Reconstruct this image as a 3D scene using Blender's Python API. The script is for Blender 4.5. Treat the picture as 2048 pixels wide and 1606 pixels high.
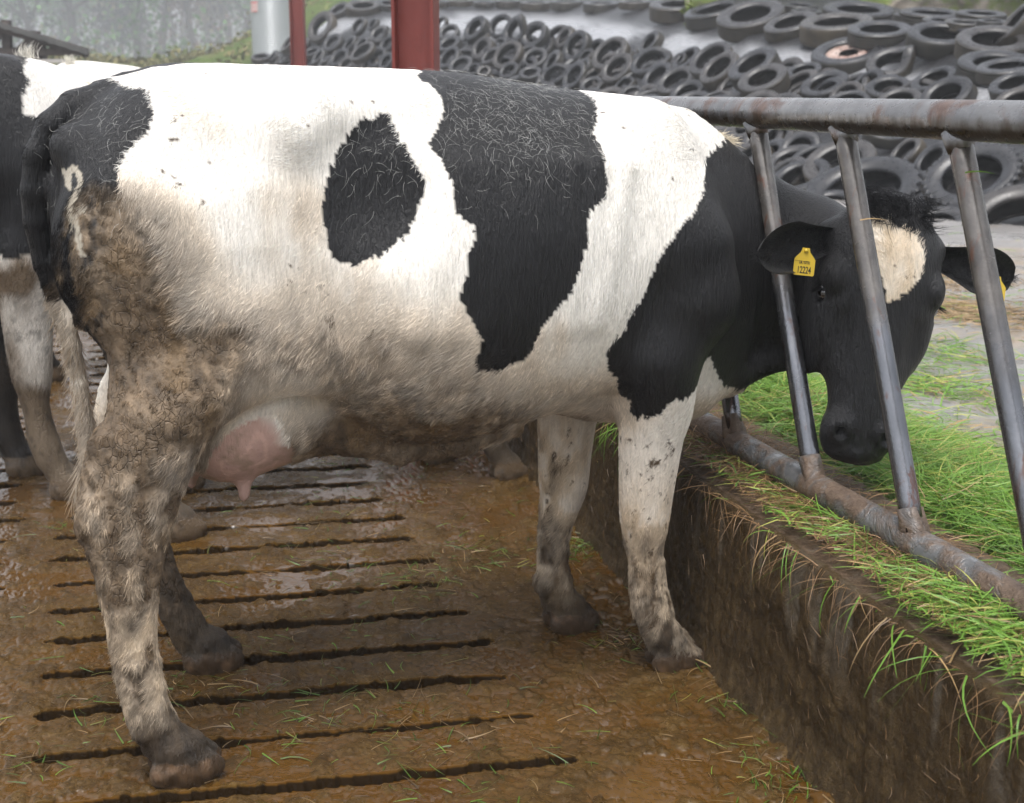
import bpy, bmesh, math, random
import numpy as np
for o in list(bpy.data.objects): bpy.data.objects.remove(o)
S = bpy.context.scene; COL = S.collection
# ---------------------------------------------------------------- camera, sky, sun, exposure
F_PX, CAM_H, PITCH = 2700.0, 1.40, math.atan(623 / 2700.0)
cd = bpy.data.cameras.new('camera'); cam = bpy.data.objects.new('camera', cd); COL.objects.link(cam)
cd.sensor_width = 36; cd.lens = F_PX / 2048 * 36; cd.clip_end = 900; cd.clip_start = 0.05
cam.location = (0, 0, CAM_H); cam.rotation_euler = (math.pi/2 - PITCH, 0, 0); S.camera = cam
cd.dof.use_dof = True; cd.dof.focus_distance = 2.95; cd.dof.aperture_fstop = 6.3
SUN_EL, SUN_AZ = math.radians(72), math.radians(197)
W = bpy.data.worlds.new('World'); S.world = W; W.use_nodes = True
nt = W.node_tree; bg = nt.nodes['Background']
sky = nt.nodes.new('ShaderNodeTexSky'); sky.sky_type = 'NISHITA'; sky.sun_disc = False
sky.sun_elevation = SUN_EL; sky.sun_rotation = SUN_AZ; sky.air_density = 1.0; sky.dust_density = 5.0; sky.ozone_density = 1.0
hs = nt.nodes.new('ShaderNodeHueSaturation'); hs.inputs['Saturation'].default_value = 0.28
nt.links.new(sky.outputs[0], hs.inputs['Color']); nt.links.new(hs.outputs[0], bg.inputs['Color'])
bg.inputs['Strength'].default_value = 0.15
sl = bpy.data.lights.new('sun', 'SUN'); sl.energy = 0.95; sl.angle = math.radians(25); sl.color = (1.0, 0.97, 0.93)
so = bpy.data.objects.new('sun', sl); COL.objects.link(so); so.location = (0, 0, 20)
so.rotation_euler = (math.radians(90) - SUN_EL, 0, math.pi - SUN_AZ)   # the light comes from over the viewer's left shoulder
S.view_settings.view_transform = 'Standard'; S.view_settings.look = 'None'; S.view_settings.exposure = 1.13; S.view_settings.gamma = 1
S.render.engine = 'CYCLES'; S.cycles.use_denoising = True; S.cycles.max_bounces = 5; S.cycles.transparent_max_bounces = 6
S.cycles.diffuse_bounces = 3; S.cycles.glossy_bounces = 3; S.cycles.volume_bounces = 0
S.cycles.use_adaptive_sampling = True; S.cycles.adaptive_threshold = 0.02
try: S.cycles_curves.shape = 'RIBBONS'
except Exception: pass
rnd = random.Random(7); rng = np.random.default_rng(11)

# ---------------------------------------------------------------- helpers
def at(px, py, Y):
    """the world point seen at pixel (px, py) of the 2048 px photograph at depth Y"""
    x = (px - 1024) / F_PX; y = -(py - 803) / F_PX; c, s = math.cos(PITCH), math.sin(PITCH)
    r = (x, c + y*s, -s + y*c); k = Y / r[1]
    return np.array([r[0]*k, Y, CAM_H + r[2]*k])
def ground(px, py, z=0.0):
    x = (px - 1024) / F_PX; y = -(py - 803) / F_PX; c, s = math.cos(PITCH), math.sin(PITCH)
    k = (z - CAM_H) / (-s + y*c); return np.array([x*k, (c + y*s)*k, z])
def hash3(i, j, k, seed):
    n = (i.astype(np.int64)*73856093) ^ (j.astype(np.int64)*19349663) ^ (k.astype(np.int64)*83492791) ^ (seed*2654435761)
    n = (n ^ (n >> 13)) * 1274126177 & 0xffffffff; n = (n ^ (n >> 16)) * 2246822519 & 0xffffffff
    return ((n ^ (n >> 15)) & 0xffffff) / float(0xffffff)
def vnoise(x, y, z, seed=0):
    x, y, z = np.broadcast_arrays(np.asarray(x, float), np.asarray(y, float), np.asarray(z, float))
    i, j, k = np.floor(x), np.floor(y), np.floor(z); fx, fy, fz = x-i, y-j, z-k
    fx, fy, fz = (f*f*(3-2*f) for f in (fx, fy, fz)); r = 0
    for a in (0, 1):
        for b in (0, 1):
            for c in (0, 1):
                r = r + (fx if a else 1-fx)*(fy if b else 1-fy)*(fz if c else 1-fz)*hash3(i+a, j+b, k+c, seed)
    return r*2 - 1
def fbm(x, y, z, oct=4, seed=0, gain=0.5):
    r = 0; a = 1; t = 0
    for o in range(oct):
        r = r + a*vnoise(x*2**o, y*2**o, z*2**o, seed + o*17); t += a; a *= gain
    return r / t
def sst(a, b, x): t = np.clip((x - a)/(b - a), 0, 1); return t*t*(3 - 2*t)
def inpoly(x, z, P):
    P = np.array(P); r = np.zeros(x.shape, bool); x2, z2 = np.roll(P[:, 0], -1), np.roll(P[:, 1], -1)
    for (x1, z1, xb, zb) in zip(P[:, 0], P[:, 1], x2, z2):
        if z1 == zb: continue
        c = ((z1 > z) != (zb > z)) & (x < (xb - x1)*(z - z1)/(zb - z1) + x1); r ^= c
    return r
def mkmesh(name, V, Fc, mats=(), parent=None, smooth=True, mi=None, attrs=None, uv=None):
    me = bpy.data.meshes.new(name); V = np.asarray(V, np.float32)
    if isinstance(Fc, np.ndarray):
        k = Fc.shape[1]; me.vertices.add(len(V)); me.vertices.foreach_set('co', V.ravel())
        me.loops.add(Fc.size); me.loops.foreach_set('vertex_index', Fc.ravel().astype(np.int32))
        me.polygons.add(len(Fc)); me.polygons.foreach_set('loop_start', np.arange(0, Fc.size, k, dtype=np.int32))
        me.update(calc_edges=True)
    else:
        me.from_pydata(V.tolist(), [], [list(f) for f in Fc])
    for m in mats: me.materials.append(m)
    if mi is not None: me.polygons.foreach_set('material_index', np.asarray(mi, np.int32))
    me.polygons.foreach_set('use_smooth', np.full(len(me.polygons), smooth))
    for k, a in (attrs or {}).items():
        a = np.asarray(a, np.float32)
        if a.ndim == 2:
            at_ = me.attributes.new(k, 'FLOAT_COLOR', 'POINT'); at_.data.foreach_set('color', np.concatenate([a, np.ones((len(a), 1))], 1).astype(np.float32).ravel())
        else:
            at_ = me.attributes.new(k, 'FLOAT', 'POINT'); at_.data.foreach_set('value', a)
    o = bpy.data.objects.new(name, me); COL.objects.link(o)
    if parent is not None: o.parent = parent
    me.update(); return o
def tag(o, label=None, cat=None, group=None, kind=None):
    if label: o['label'] = label
    if cat: o['category'] = cat
    if group: o['group'] = group
    if kind: o['kind'] = kind
    return o
def empty(name, loc, rz=0.0):
    o = bpy.data.objects.new(name, None); COL.objects.link(o); o.location = loc; o.rotation_euler = (0, 0, rz); o.empty_display_size = 0.1; return o
def grid_faces(nr, nc, wrap=False):
    i = np.arange(nr - 1)[:, None]; j = np.arange(nc if wrap else nc - 1)[None, :]; j2 = (j + 1) % nc
    return np.stack([i*nc + j, i*nc + j2, (i + 1)*nc + j2, (i + 1)*nc + j], -1).reshape(-1, 4)
def merge(parts):
    V = []; Fc = []; n = 0
    for v, f in parts:
        V.append(np.asarray(v, float)); Fc += [tuple(int(i) + n for i in q) for q in f]; n += len(v)
    return np.concatenate(V), Fc
def box(c, s, R=None, bev=0.0):
    bm = bmesh.new(); bmesh.ops.create_cube(bm, size=1.0)
    for v in bm.verts: v.co = (v.co.x*s[0], v.co.y*s[1], v.co.z*s[2])
    if bev: bmesh.ops.bevel(bm, geom=bm.edges[:], offset=bev, segments=2, affect='EDGES')
    V = np.array([v.co[:] for v in bm.verts]); bm.verts.index_update(); Fc = [tuple(v.index for v in f.verts) for f in bm.faces]; bm.free()
    if R is not None: V = V @ np.array(R).T
    return V + np.array(c), Fc
def tube(P, r, n=16, cap=True, jit=0.0, seed=0):
    P = np.array(P, float); r = np.broadcast_to(np.asarray(r, float), (len(P),)); T = np.gradient(P, axis=0); T /= np.linalg.norm(T, axis=1)[:, None] + 1e-9
    up = np.array([0, 0, 1.0]) if abs(T[0][2]) < 0.9 else np.array([1.0, 0, 0]); a = np.cross(T[0], up); a /= np.linalg.norm(a); V = []
    for i in range(len(P)):
        a = a - T[i]*(a @ T[i]); a /= np.linalg.norm(a); b = np.cross(T[i], a)
        for j in range(n):
            t = 2*math.pi*j/n; q = r[i]*(1 + (jit*float(vnoise(i*0.35, math.cos(t)*1.5, math.sin(t)*1.5, seed)) if jit else 0)); V.append(P[i] + q*(a*math.cos(t) + b*math.sin(t)))
    Fc = [tuple(int(k) for k in q) for q in grid_faces(len(P), n, True)]
    if cap: Fc += [tuple(range(n))[::-1], tuple((len(P)-1)*n + k for k in range(n))]
    return np.array(V), Fc
class NT:
    def __init__(s, name):
        s.m = bpy.data.materials.new(name); s.m.use_nodes = True; s.t = s.m.node_tree; s.b = s.t.nodes['Principled BSDF']
    def n(s, ty, **kw):
        nd = s.t.nodes.new('ShaderNode' + ty)
        for k, v in kw.items():
            if k in nd.inputs: nd.inputs[k].default_value = v
            else: setattr(nd, k, v)
        return nd
    def l(s, a, b): s.t.links.new(a, b)
    def noise(s, scale, detail=4, rough=0.5, vec=None, dist=0.0):
        nd = s.n('TexNoise'); nd.inputs['Scale'].default_value = scale; nd.inputs['Detail'].default_value = detail; nd.inputs['Roughness'].default_value = rough; nd.inputs['Distortion'].default_value = dist
        if vec is not None: s.l(vec, nd.inputs['Vector'])
        return nd.outputs['Fac']
    def ramp(s, fac, st):
        nd = s.n('ValToRGB'); e = nd.color_ramp.elements
        while len(e) < len(st): e.new(0.5)
        for q, (p, c) in zip(e, st):
            q.position = p; q.color = (c[0], c[1], c[2], 1) if hasattr(c, '__len__') else (c, c, c, 1)
        s.l(fac, nd.inputs['Fac']); return nd.outputs['Color']
    def mix(s, fac, a, b, mode='MIX'):
        nd = s.n('Mix', data_type='RGBA', blend_type=mode)
        for i, v in ((0, fac), (6, a), (7, b)):
            if hasattr(v, 'is_output'): s.l(v, nd.inputs[i])
            elif i == 0: nd.inputs[0].default_value = v
            else: nd.inputs[i].default_value = (*v, 1) if hasattr(v, '__len__') else (v, v, v, 1)
        return nd.outputs[2]
    def math(s, op, a, b=0.0):
        nd = s.n('Math', operation=op)
        for i, v in ((0, a), (1, b)):
            if hasattr(v, 'is_output'): s.l(v, nd.inputs[i])
            else: nd.inputs[i].default_value = v
        return nd.outputs[0]
    def attr(s, name, what='Color'):
        nd = s.n('Attribute'); nd.attribute_name = name; return nd.outputs[what]
    def obj(s): return s.n('TexCoord').outputs['Object']
    def mapv(s, vec, sc=(1, 1, 1), rot=(0, 0, 0)):
        nd = s.n('Mapping'); nd.inputs['Scale'].default_value = sc; nd.inputs['Rotation'].default_value = rot; s.l(vec, nd.inputs['Vector']); return nd.outputs[0]
    def set(s, **kw):
        mp = dict(color='Base Color', rough='Roughness', spec='Specular IOR Level', metal='Metallic', normal='Normal', sheen='Sheen Weight', sss='Subsurface Weight', coat='Coat Weight', coatr='Coat Roughness', sheenr='Sheen Roughness')
        for k, v in kw.items():
            i = s.b.inputs[mp[k]]
            if hasattr(v, 'is_output'): s.l(v, i)
            elif hasattr(v, '__len__'): i.default_value = (*v, 1)
            else: i.default_value = v
        return s
    def bump(s, h, dist=0.01, strength=1.0, prev=None):
        nd = s.n('Bump'); nd.inputs['Distance'].default_value = dist; nd.inputs['Strength'].default_value = strength; s.l(h, nd.inputs['Height'])
        if prev is not None: s.l(prev, nd.inputs['Normal'])
        return nd.outputs[0]

# ================================================================= SETTING
SL_A = math.radians(11); SD = np.array([math.cos(SL_A), math.sin(SL_A)]); SN = np.array([-SD[1], SD[0]])
WX = lambda Y: 0.648 - 0.2517*(Y - 2.513)            # foot of the kerb
# ---- slatted yard floor under wet slurry
def floor_h(X, Y):
    s = X*SD[0] + Y*SD[1]; n = X*SN[0] + Y*SN[1]
    sn = n + 0.006*vnoise(X*14, Y*14, 0, 3) + 0.003*vnoise(X*45, Y*45, 0, 4) + 0.001*vnoise(X*110, Y*110, 0, 14)
    h = 0.0045*fbm(X*3.2, Y*3.2, 1.0, 3, 5)
    lump = fbm(X*17, Y*17, 2.0, 4, 9, 0.6); h = h + 0.0075*np.maximum(lump - 0.04, 0)*2.2 + 0.0012*vnoise(X*90, Y*90, 0, 31)
    h = h + 0.010*np.maximum(vnoise(X*52, Y*44, 0, 77) - 0.30, 0)*sst(-.2, .3, vnoise(X*5, Y*5, 0, 79)) + 0.0012*vnoise(X*150, Y*120, 0, 78)
    prox = np.clip((WX(Y) - X)/0.25, 0, 1); near_wall = 1 - prox
    wet = sst(0.0024, -0.0008, h - 0.0012*fbm(X*6, Y*6, 0, 2, 60)); water = -0.0012 + 0.0*h
    h = np.where(h < water, water + (h - water)*0.10, h)
    h = h + near_wall**2*0.035*(0.7 + 0.5*fbm(X*11, Y*11, 0, 3, 21)) + near_wall*0.010*fbm(X*26, Y*26, 0, 3, 24)
    k = np.round((sn - 2.578)/0.2175); dn = np.abs(sn - 2.578 - k*0.2175)
    hk = lambda q: hash3(k, k*0 + q, k*0, 5) - 0.5
    ctr = 2.578 + k*0.2175
    sR = 0.625 - 0.095*(ctr - 2.6) + 0.05*hk(1); sL = -0.53 - 0.075*(ctr - 2.8) + 0.05*hk(2)
    w = 0.0175 + 0.004*hk(3) + 0.006*vnoise(s*7, k*3.3, 0, 8)
    # panels repeat to the left, a solid strip between them
    p = np.floor((sR - s)/(sR - sL + 0.13)); ss = s + p*(sR - sL + 0.13)
    inside = (ss < sR) & (ss > sL) & (s < sR)
    endc = np.minimum(sR - ss, ss - sL); w = w*sst(0, 0.03, endc + 0.004)
    clog = sst(0.45, 0.65, vnoise(s*3.1, k*5.7, 0, 40)); w = w*(1 - 0.7*clog)
    global EDGE; EDGE = sst(0.012, 0.0, dn - w)*inside
    g = sst(-0.001, 0.005, w - dn)*inside
    rim = np.exp(-((dn - w - 0.008)/0.007)**2)*inside*0.0008*(0.4 + vnoise(X*60, Y*60, 0, 50))
    return h*(1 - g) + rim*(1 - g) - 0.055*g, np.clip(wet*(1 - g), 0, 1), g, near_wall
m = NT('wet_slurry'); ob = m.obj()
c1 = m.ramp(m.noise(9, 6, 0.65, ob), [(0.25, (0.046, 0.023, 0.0045)), (0.5, (0.080, 0.044, 0.010)), (0.78, (0.140, 0.088, 0.032))])
c2 = m.ramp(m.noise(60, 5, 0.7, ob), [(0.3, (0.012, 0.007, 0.0025)), (0.55, (0.076, 0.043, 0.013)), (0.8, (0.19, 0.13, 0.060))])
wet = m.attr('wet', 'Fac'); dry = m.mix(0.5, c1, c2); pud = m.ramp(m.noise(2.3, 3, 0.5, ob), [(0.3, (0.062, 0.028, 0.005)), (0.7, (0.092, 0.046, 0.010))])
dry = m.mix(m.ramp(m.noise(150, 3, 0.7, ob), [(0.60, 0.0), (0.66, 0.8)]), dry, (0.012, 0.007, 0.003)); dry = m.mix(m.ramp(m.noise(95, 4, 0.75, m.mapv(ob, (1, 1.3, 1), (0, 0, 0.6))), [(0.63, 0.0), (0.69, 0.7)]), dry, (0.24, 0.17, 0.085)); dry = m.mix(m.ramp(m.noise(7, 5, 0.7, ob, 0.7), [(0.42, 0.45), (0.56, 0.0)]), dry, (0.032, 0.018, 0.007)); col = m.mix(wet, dry, pud); col = m.mix(m.ramp(m.attr('gap', 'Fac'), [(0.0, 0.0), (0.08, 1.0)]), col, (0.014, 0.0085, 0.004))
rg = m.ramp(m.noise(35, 3, 0.6, ob), [(0.35, 0.10), (0.7, 0.34)]); rough = m.mix(m.ramp(m.attr('edge', 'Fac'), [(0.0, 0.0), (0.5, 1.0)]), m.mix(wet, rg, (0.08, 0.08, 0.08)), (1, 1, 1))
b1 = m.bump(m.noise(190, 4, 0.65, ob), 0.0035, 0.8); hb = m.math('MULTIPLY', m.noise(55, 4, 0.6, ob, 0.4), m.math('SUBTRACT', 1.0, m.math('MULTIPLY', wet, 0.75)))
b2 = m.bump(hb, 0.008, 0.7, b1); b3 = m.bump(m.noise(30, 3, 0.55, ob, 1.0), 0.005, 0.5)
nm = m.n('Mix', data_type='VECTOR'); m.l(wet, nm.inputs[0]); m.l(b2, nm.inputs[4]); m.l(b3, nm.inputs[5])
m.set(color=col, rough=rough, spec=m.mix(m.ramp(m.attr('edge', 'Fac'), [(0.0, 0.0), (0.5, 1.0)]), m.mix(wet, (.17, .17, .17), (.65, .65, .65)), (0, 0, 0)), normal=nm.outputs[1]); M_SLURRY = m.m
NR, NC = 760, 960
yy = 1.75*(12.0/1.75)**(np.linspace(0, 1, NR)**0.92); tt = np.linspace(0, 1, NC)
XL = -0.46*yy - 1.1; XR = WX(yy) + 0.06
X = XL[:, None] + (XR - XL)[:, None]*tt[None, :]; Y = np.repeat(yy[:, None], NC, 1)
h, wt, gp, nw = floor_h(X, Y)
fl = mkmesh('slatted_yard_floor', np.stack([X, Y, h], -1).reshape(-1, 3), grid_faces(NR, NC), [M_SLURRY], attrs=dict(wet=wt.ravel(), gap=gp.ravel(), edge=EDGE.ravel()))
tag(fl, kind='structure')
# ground sheet under everything, out to the horizon
m = NT('rough_grass_ground'); ob = m.obj()
m.set(color=m.ramp(m.noise(0.35, 6, 0.65, ob), [(0.3, (0.05, 0.07, 0.02)), (0.55, (0.09, 0.10, 0.035)), (0.8, (0.14, 0.12, 0.06))]), rough=0.95, spec=0.1); M_FIELD = m.m
m = NT('yard_concrete'); ob = m.obj(); m.set(color=m.ramp(m.noise(1.3, 6, 0.6, ob), [(0.3, (0.06, 0.045, 0.03)), (0.7, (0.16, 0.13, 0.10))]), rough=0.35); M_YARD = m.m
g = mkmesh('ground', [(-180, -14, -0.12), (180, -14, -0.12), (180, 480, -0.12), (-180, 480, -0.12)], [(0, 1, 2, 3)], [M_FIELD]); tag(g, kind='structure')
yl = np.array([0.3, 40]); g = mkmesh('outer_yard', [(-25, -6, -0.10), (WX(-6), -6, -0.10), (WX(32), 32, -0.10), (-25, 32, -0.10)], [(0, 1, 2, 3)], [M_YARD]); tag(g, kind='structure')

# ---- feed kerb (concrete wall caked in dung), its own direction and outward side
KD = np.array([-0.2441, 0.9697]); KN = np.array([0.9697, 0.2441])
K0 = np.array([0.648, 2.513])
def kerb_xy(t, n): return K0[0] + KD[0]*t + KN[0]*n, K0[1] + KD[1]*t + KN[1]*n
NT_, NP_ = 1500, 170
tk = -1.6 + 14*np.linspace(0, 1, NT_)**1.7
prof = []   # distance outward, height, kind(0 face,1 top)
for q in np.linspace(0, 1, 95): prof.append((0.0, -0.05 + 0.485*q, 0))
for q in np.linspace(0, math.pi/2, 9)[1:]: prof.append((0.018 - 0.018*math.cos(q), 0.435 + 0.018*math.sin(q), 0.5))
for q in np.linspace(0, 1, 60)[1:]: prof.append((0.018 + 0.36*q, 0.453, 1))
for q in np.linspace(0, 1, 8)[1:]: prof.append((0.379, 0.453 - 0.2*q, 1))
prof = np.array(prof); T, Pn = np.meshgrid(tk, prof[:, 0], indexing='ij'); Z = np.repeat(prof[None, :, 1], NT_, 0); K = np.repeat(prof[None, :, 2], NT_, 0)
cake = sst(-0.25, 0.25, fbm(T*2.1, Z*1.3, 0, 3, 12) + (0.27 - Z)*1.9)                    # dung thicker low down
strk = fbm(T*22, Z*2.0, 0, 3, 15)
bare = sst(0.12, 0.3, strk + 0.25*vnoise(T*3, Z*2, 0, 19))*sst(0.22, 0.36, Z)*sst(-0.2, 0.5, -T + 0.9)*0.5
dface = 0.016*cake*(0.6 + fbm(T*9, Z*9, 0, 4, 22)) + 0.006*np.abs(fbm(T*30, Z*26, 0, 3, 25)) + 0.004*strk
dface = dface*(1 - bare) + 0.03*sst(0.1, -0.03, Z)
wt_ = np.clip(1 - K, 0, 1); Pn2 = Pn - dface*wt_
mt = sst(0.02, 0.12, Pn)*sst(0.385, 0.34, Pn); top = 0.020*np.maximum(fbm(T*5, Pn*6, 0, 4, 33) + 0.35, 0)*mt + 0.004*fbm(T*40, Pn*40, 0, 3, 37)*(K > 0.3)
Z2 = Z + top*(K > 0.3); Xw, Yw = kerb_xy(T, Pn2)
m = NT('dung_caked_concrete'); ob = m.obj()
dg = m.ramp(m.noise(38, 7, 0.72, ob), [(0.28, (0.011, 0.0068, 0.0025)), (0.5, (0.042, 0.026, 0.010)), (0.66, (0.092, 0.060, 0.024)), (0.82, (0.17, 0.12, 0.055))])
st = m.ramp(m.noise(10, 5, 0.6, m.mapv(ob, (3, 3, 0.35))), [(0.35, (0.030, 0.018, 0.007)), (0.7, (0.095, 0.064, 0.030))])
fc = m.mix(0.45, dg, st); con = m.ramp(m.noise(30, 5, 0.6, ob), [(0.3, (0.09, 0.072, 0.052)), (0.7, (0.19, 0.17, 0.14))])
fc = m.mix(m.attr('bare', 'Fac'), fc, con)
tp = m.ramp(m.noise(26, 6, 0.7, ob), [(0.3, (0.045, 0.028, 0.017)), (0.55, (0.13, 0.09, 0.06)), (0.8, (0.24, 0.20, 0.16))])
m.set(color=m.mix(m.attr('topside', 'Fac'), fc, tp), rough=m.ramp(m.noise(24, 4, 0.6, ob), [(0.3, 0.28), (0.7, 0.7)]), spec=0.18, normal=m.bump(m.noise(70, 7, 0.7, ob), 0.010, 1.0)); M_KERB = m.m
kb = mkmesh('feed_kerb', np.stack([Xw, Yw, Z2], -1).reshape(-1, 3), grid_faces(NT_, len(prof))[:, ::-1].copy(), [M_KERB], attrs=dict(bare=(bare*wt_).ravel(), topside=sst(0.4, 0.9, K).ravel()))
tag(kb, 'dung-caked concrete kerb wall along the edge of the slatted floor, tubular barrier on top', 'wall')

# ---- feed passage beyond the kerb
PZ = 0.385
m = NT('wet_passage_concrete'); ob = m.obj()
pc = m.ramp(m.noise(2.2, 6, 0.6, ob), [(0.25, (0.15, 0.142, 0.135)), (0.6, (0.235, 0.225, 0.22)), (0.85, (0.31, 0.30, 0.295))])
pc = m.mix(m.ramp(m.noise(0.9, 5, 0.7, ob, 0.6), [(0.52, 0.0), (0.66, 0.55)]), pc, (0.27, 0.19, 0.10)); pc = m.mix(m.ramp(m.noise(45, 4, 0.7, ob), [(0.6, 0.0), (0.72, 0.7)]), pc, (0.11, 0.10, 0.06))
m.set(color=pc, rough=m.ramp(m.noise(3.5, 4, 0.6, ob), [(0.35, 0.22), (0.65, 0.6)]), spec=0.4, normal=m.bump(m.noise(60, 6, 0.7, ob), 0.004, 0.7)); M_PASS = m.m
a0 = kerb_xy(-4, 0.379); a1 = kerb_xy(80, 0.379); b0 = kerb_xy(-4, 14); b1_ = kerb_xy(80, 14)
g = mkmesh('feed_passage', [(a0[0], a0[1], PZ), (b0[0], b0[1], PZ), (b1_[0], b1_[1], PZ), (a1[0], a1[1], PZ)], [(0, 1, 2, 3)], [M_PASS]); tag(g, kind='structure')

# ---- silage clamp heap: sheeted surface lofted through surveyed points
HX = np.array([480, 700, 900, 1100, 1300, 1500, 1700, 1900, 2100, 2320.])
HY = np.array([-60, 0, 50, 120, 200, 300, 430, 560.])
HD = np.array([
 [50, 46, 46, 46, 38, 28, 26, 24, 22.5, 21.5],
 [50, 43, 42, 42, 33, 24.5, 22.5, 20.5, 18.5, 17.3],
 [49, 38, 33, 32, 26.8, 21.6, 19.7, 17.6, 16.2, 15.0],
 [47, 36, 29.5, 28, 24, 19.8, 18.3, 16.2, 14.8, 13.5],
 [44, 33, 27, 25.3, 21.5, 18, 16.2, 14.6, 13.2, 12.0],
 [40, 30, 25, 22.5, 19, 16, 14.2, 12.9, 11.7, 10.8],
 [36, 28, 23, 19.5, 16.5, 13.8, 12.2, 11.0, 10.1, 9.3],
 [33, 26, 21, 17.5, 14.6, 12.2, 10.7, 9.6, 8.9, 8.2]])
def heap_d(px, py):
    r = np.array([np.interp(px, HX, row) for row in HD]); return float(np.interp(py, HY, r))
m = NT('black_silage_sheet'); ob = m.obj()
ta = m.attr('sky_sheen', 'Fac'); m.set(color=m.mix(ta, m.ramp(m.noise(1.2, 5, 0.6, ob), [(0.35, (0.006, 0.006, 0.007)), (0.75, (0.020, 0.020, 0.023))]), (0.28, 0.285, 0.30)), rough=m.mix(ta, (0.42, 0.42, 0.42), (0.25, 0.25, 0.25)), spec=m.mix(ta, (.4, .4, .4), (1, 1, 1)), normal=m.bump(m.noise(3.5, 5, 0.6, m.mapv(ob, (1, 1, 0.5)), 0.8), 0.10, 0.7)); M_SHEET = m.m  # pale strip: the sky's reflection on the sheet is painted into the base colour
m = NT('pale_silage_sheet'); ob = m.obj(); m.set(color=(0.55, 0.56, 0.58), rough=0.3, normal=m.bump(m.noise(3, 4, 0.6, ob), 0.08, 0.5)); M_PALE = m.m
px_ = np.concatenate([np.linspace(498, 700, 34), np.linspace(710, 2320, 150), np.linspace(2360, 3600, 30)]); U = np.linspace(0, 1, 110)
topy = lambda p: np.interp(p, [498, 530, 560, 600, 640, 690, 760, 1000, 1700, 1850, 2320], [132, 118, 104, 75, 40, -5, -60, -60, -30, 12, 16])
V = []; SKY_SHEEN = []
for p in px_:
    y0 = float(topy(p))
    for u in U:
        py = y0 + (600 - y0)*u; q = at(p, py, heap_d(p, py)); V.append(q); yc = float(np.interp(p, [690, 880, 1150, 1400, 1650, 1800, 2050], [40, 28, 42, 80, 112, 150, 175])); SKY_SHEEN.append(math.exp(-((py - yc)/np.interp(p, [700, 1400, 2050], [16, 30, 34]))**4)*float(sst(740, 790, np.array(p)) + (1 if p < 730 else 0)))
SKY_SHEEN = np.clip(np.array(SKY_SHEEN), 0, 1)
V = np.array(V); V[:, 2] += 0.06*fbm(V[:, 0]*0.8, V[:, 1]*0.8, 0, 4, 3) - 0.10 - 0.10*np.clip((V[:, 1]-12)/15, 0, 1)
SKY_SHEEN = SKY_SHEEN*sst(-.35, .1, fbm(V[:, 0]*1.1, V[:, 1]*.6, 0, 3, 8) + .15)
hp = mkmesh('silage_clamp', V, grid_faces(len(px_), len(U)), [M_SHEET], attrs=dict(sky_sheen=SKY_SHEEN))
tag(hp, 'long silage heap under glossy black plastic sheet, weighted all over with tyres', 'silage heap')

# ---- hill and bank behind
m = NT('bank_vegetation'); ob = m.obj()
m.set(color=m.ramp(m.noise(0.55, 8, 0.7, ob), [(0.3, (0.07, 0.12, 0.025)), (0.5, (0.14, 0.20, 0.05)), (0.68, (0.22, 0.20, 0.09)), (0.85, (0.20, 0.30, 0.07))]), rough=1.0, spec=0.05, normal=m.bump(m.noise(2.5, 6, 0.75, ob), 0.5, 1.0)); M_BANK = m.m
V = []; nx, ny = 160, 60
for i in range(nx):
    X0 = -40 + 70*i/(nx-1)
    for j in range(ny):
        Y0 = 42 + 60*j/(ny-1)
        e = sst(0, 1, np.array((Y0 - 46)/40)); base = 0.4 + 7.5*float(sst(-15, -2.0, np.array(X0 + (Y0-50)*0.12)))*float(e)**0.8 + 2.2*float(sst(48, 66, np.array(Y0)))
        V.append((X0, Y0, base))
V = np.array(V); V[:, 2] += 0.30*fbm(V[:, 0]*0.5, V[:, 1]*0.5, 0, 5, 70)
tag(mkmesh('hill', V, grid_faces(nx, ny)[:, ::-1].copy(), [M_BANK]), kind='structure')
V = []
for i in range(120):
    X0 = -150 + 300*i/119
    for j in range(40):
        Y0 = 100 + 360*j/39; V.append((X0, Y0, 0.9 + 0.035*(Y0 - 100)*(0.8 + 0.25*math.sin(X0*0.03))))
tag(mkmesh('hillside', V, grid_faces(120, 40)[:, ::-1].copy(), [M_BANK]), kind='structure')
# overgrown stone wall behind the heap at the right
m = NT('mossy_rubble'); ob = m.obj(); vo = m.n('TexVoronoi'); m.l(ob, vo.inputs['Vector']); vo.inputs['Scale'].default_value = 2.6
stn = m.mix(0.8, m.ramp(m.noise(5, 5, 0.6, ob), [(0.3, (0.12, 0.10, 0.08)), (0.7, (0.36, 0.32, 0.27))]), m.ramp(vo.outputs['Distance'], [(0.1, 0.7), (0.6, 0.15)]), 'SOFT_LIGHT')
m.set(color=m.mix(m.ramp(m.noise(1.7, 6, 0.7, ob), [(0.45, 0.0), (0.55, 1.0)]), stn, (0.11, 0.14, 0.03)), rough=0.95, normal=m.bump(vo.outputs['Distance'], 0.15, 1.0)); M_RUB = m.m
V = []; q0 = at(1380, -5, 27.5); q1 = at(2350, 20, 23.5)
for i in range(140):
    u = i/139; p = q0 + (q1 - q0)*u
    for j in range(26):
        v = j/25; V.append((p[0] - 0.25*v, p[1] + 0.5*v, p[2] - 1.0 + 3.2*v))
V = np.array(V); V[:, 1] += 0.28*fbm(V[:, 0]*1.6, V[:, 2]*1.9, 0, 4, 90); V[-26:, 2] += 0
tag(mkmesh('rubble_wall', V, grid_faces(140, 26), [M_RUB]), 'rough mossy stone wall with tufts of green behind the top of the tyre heap', 'wall')

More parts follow.
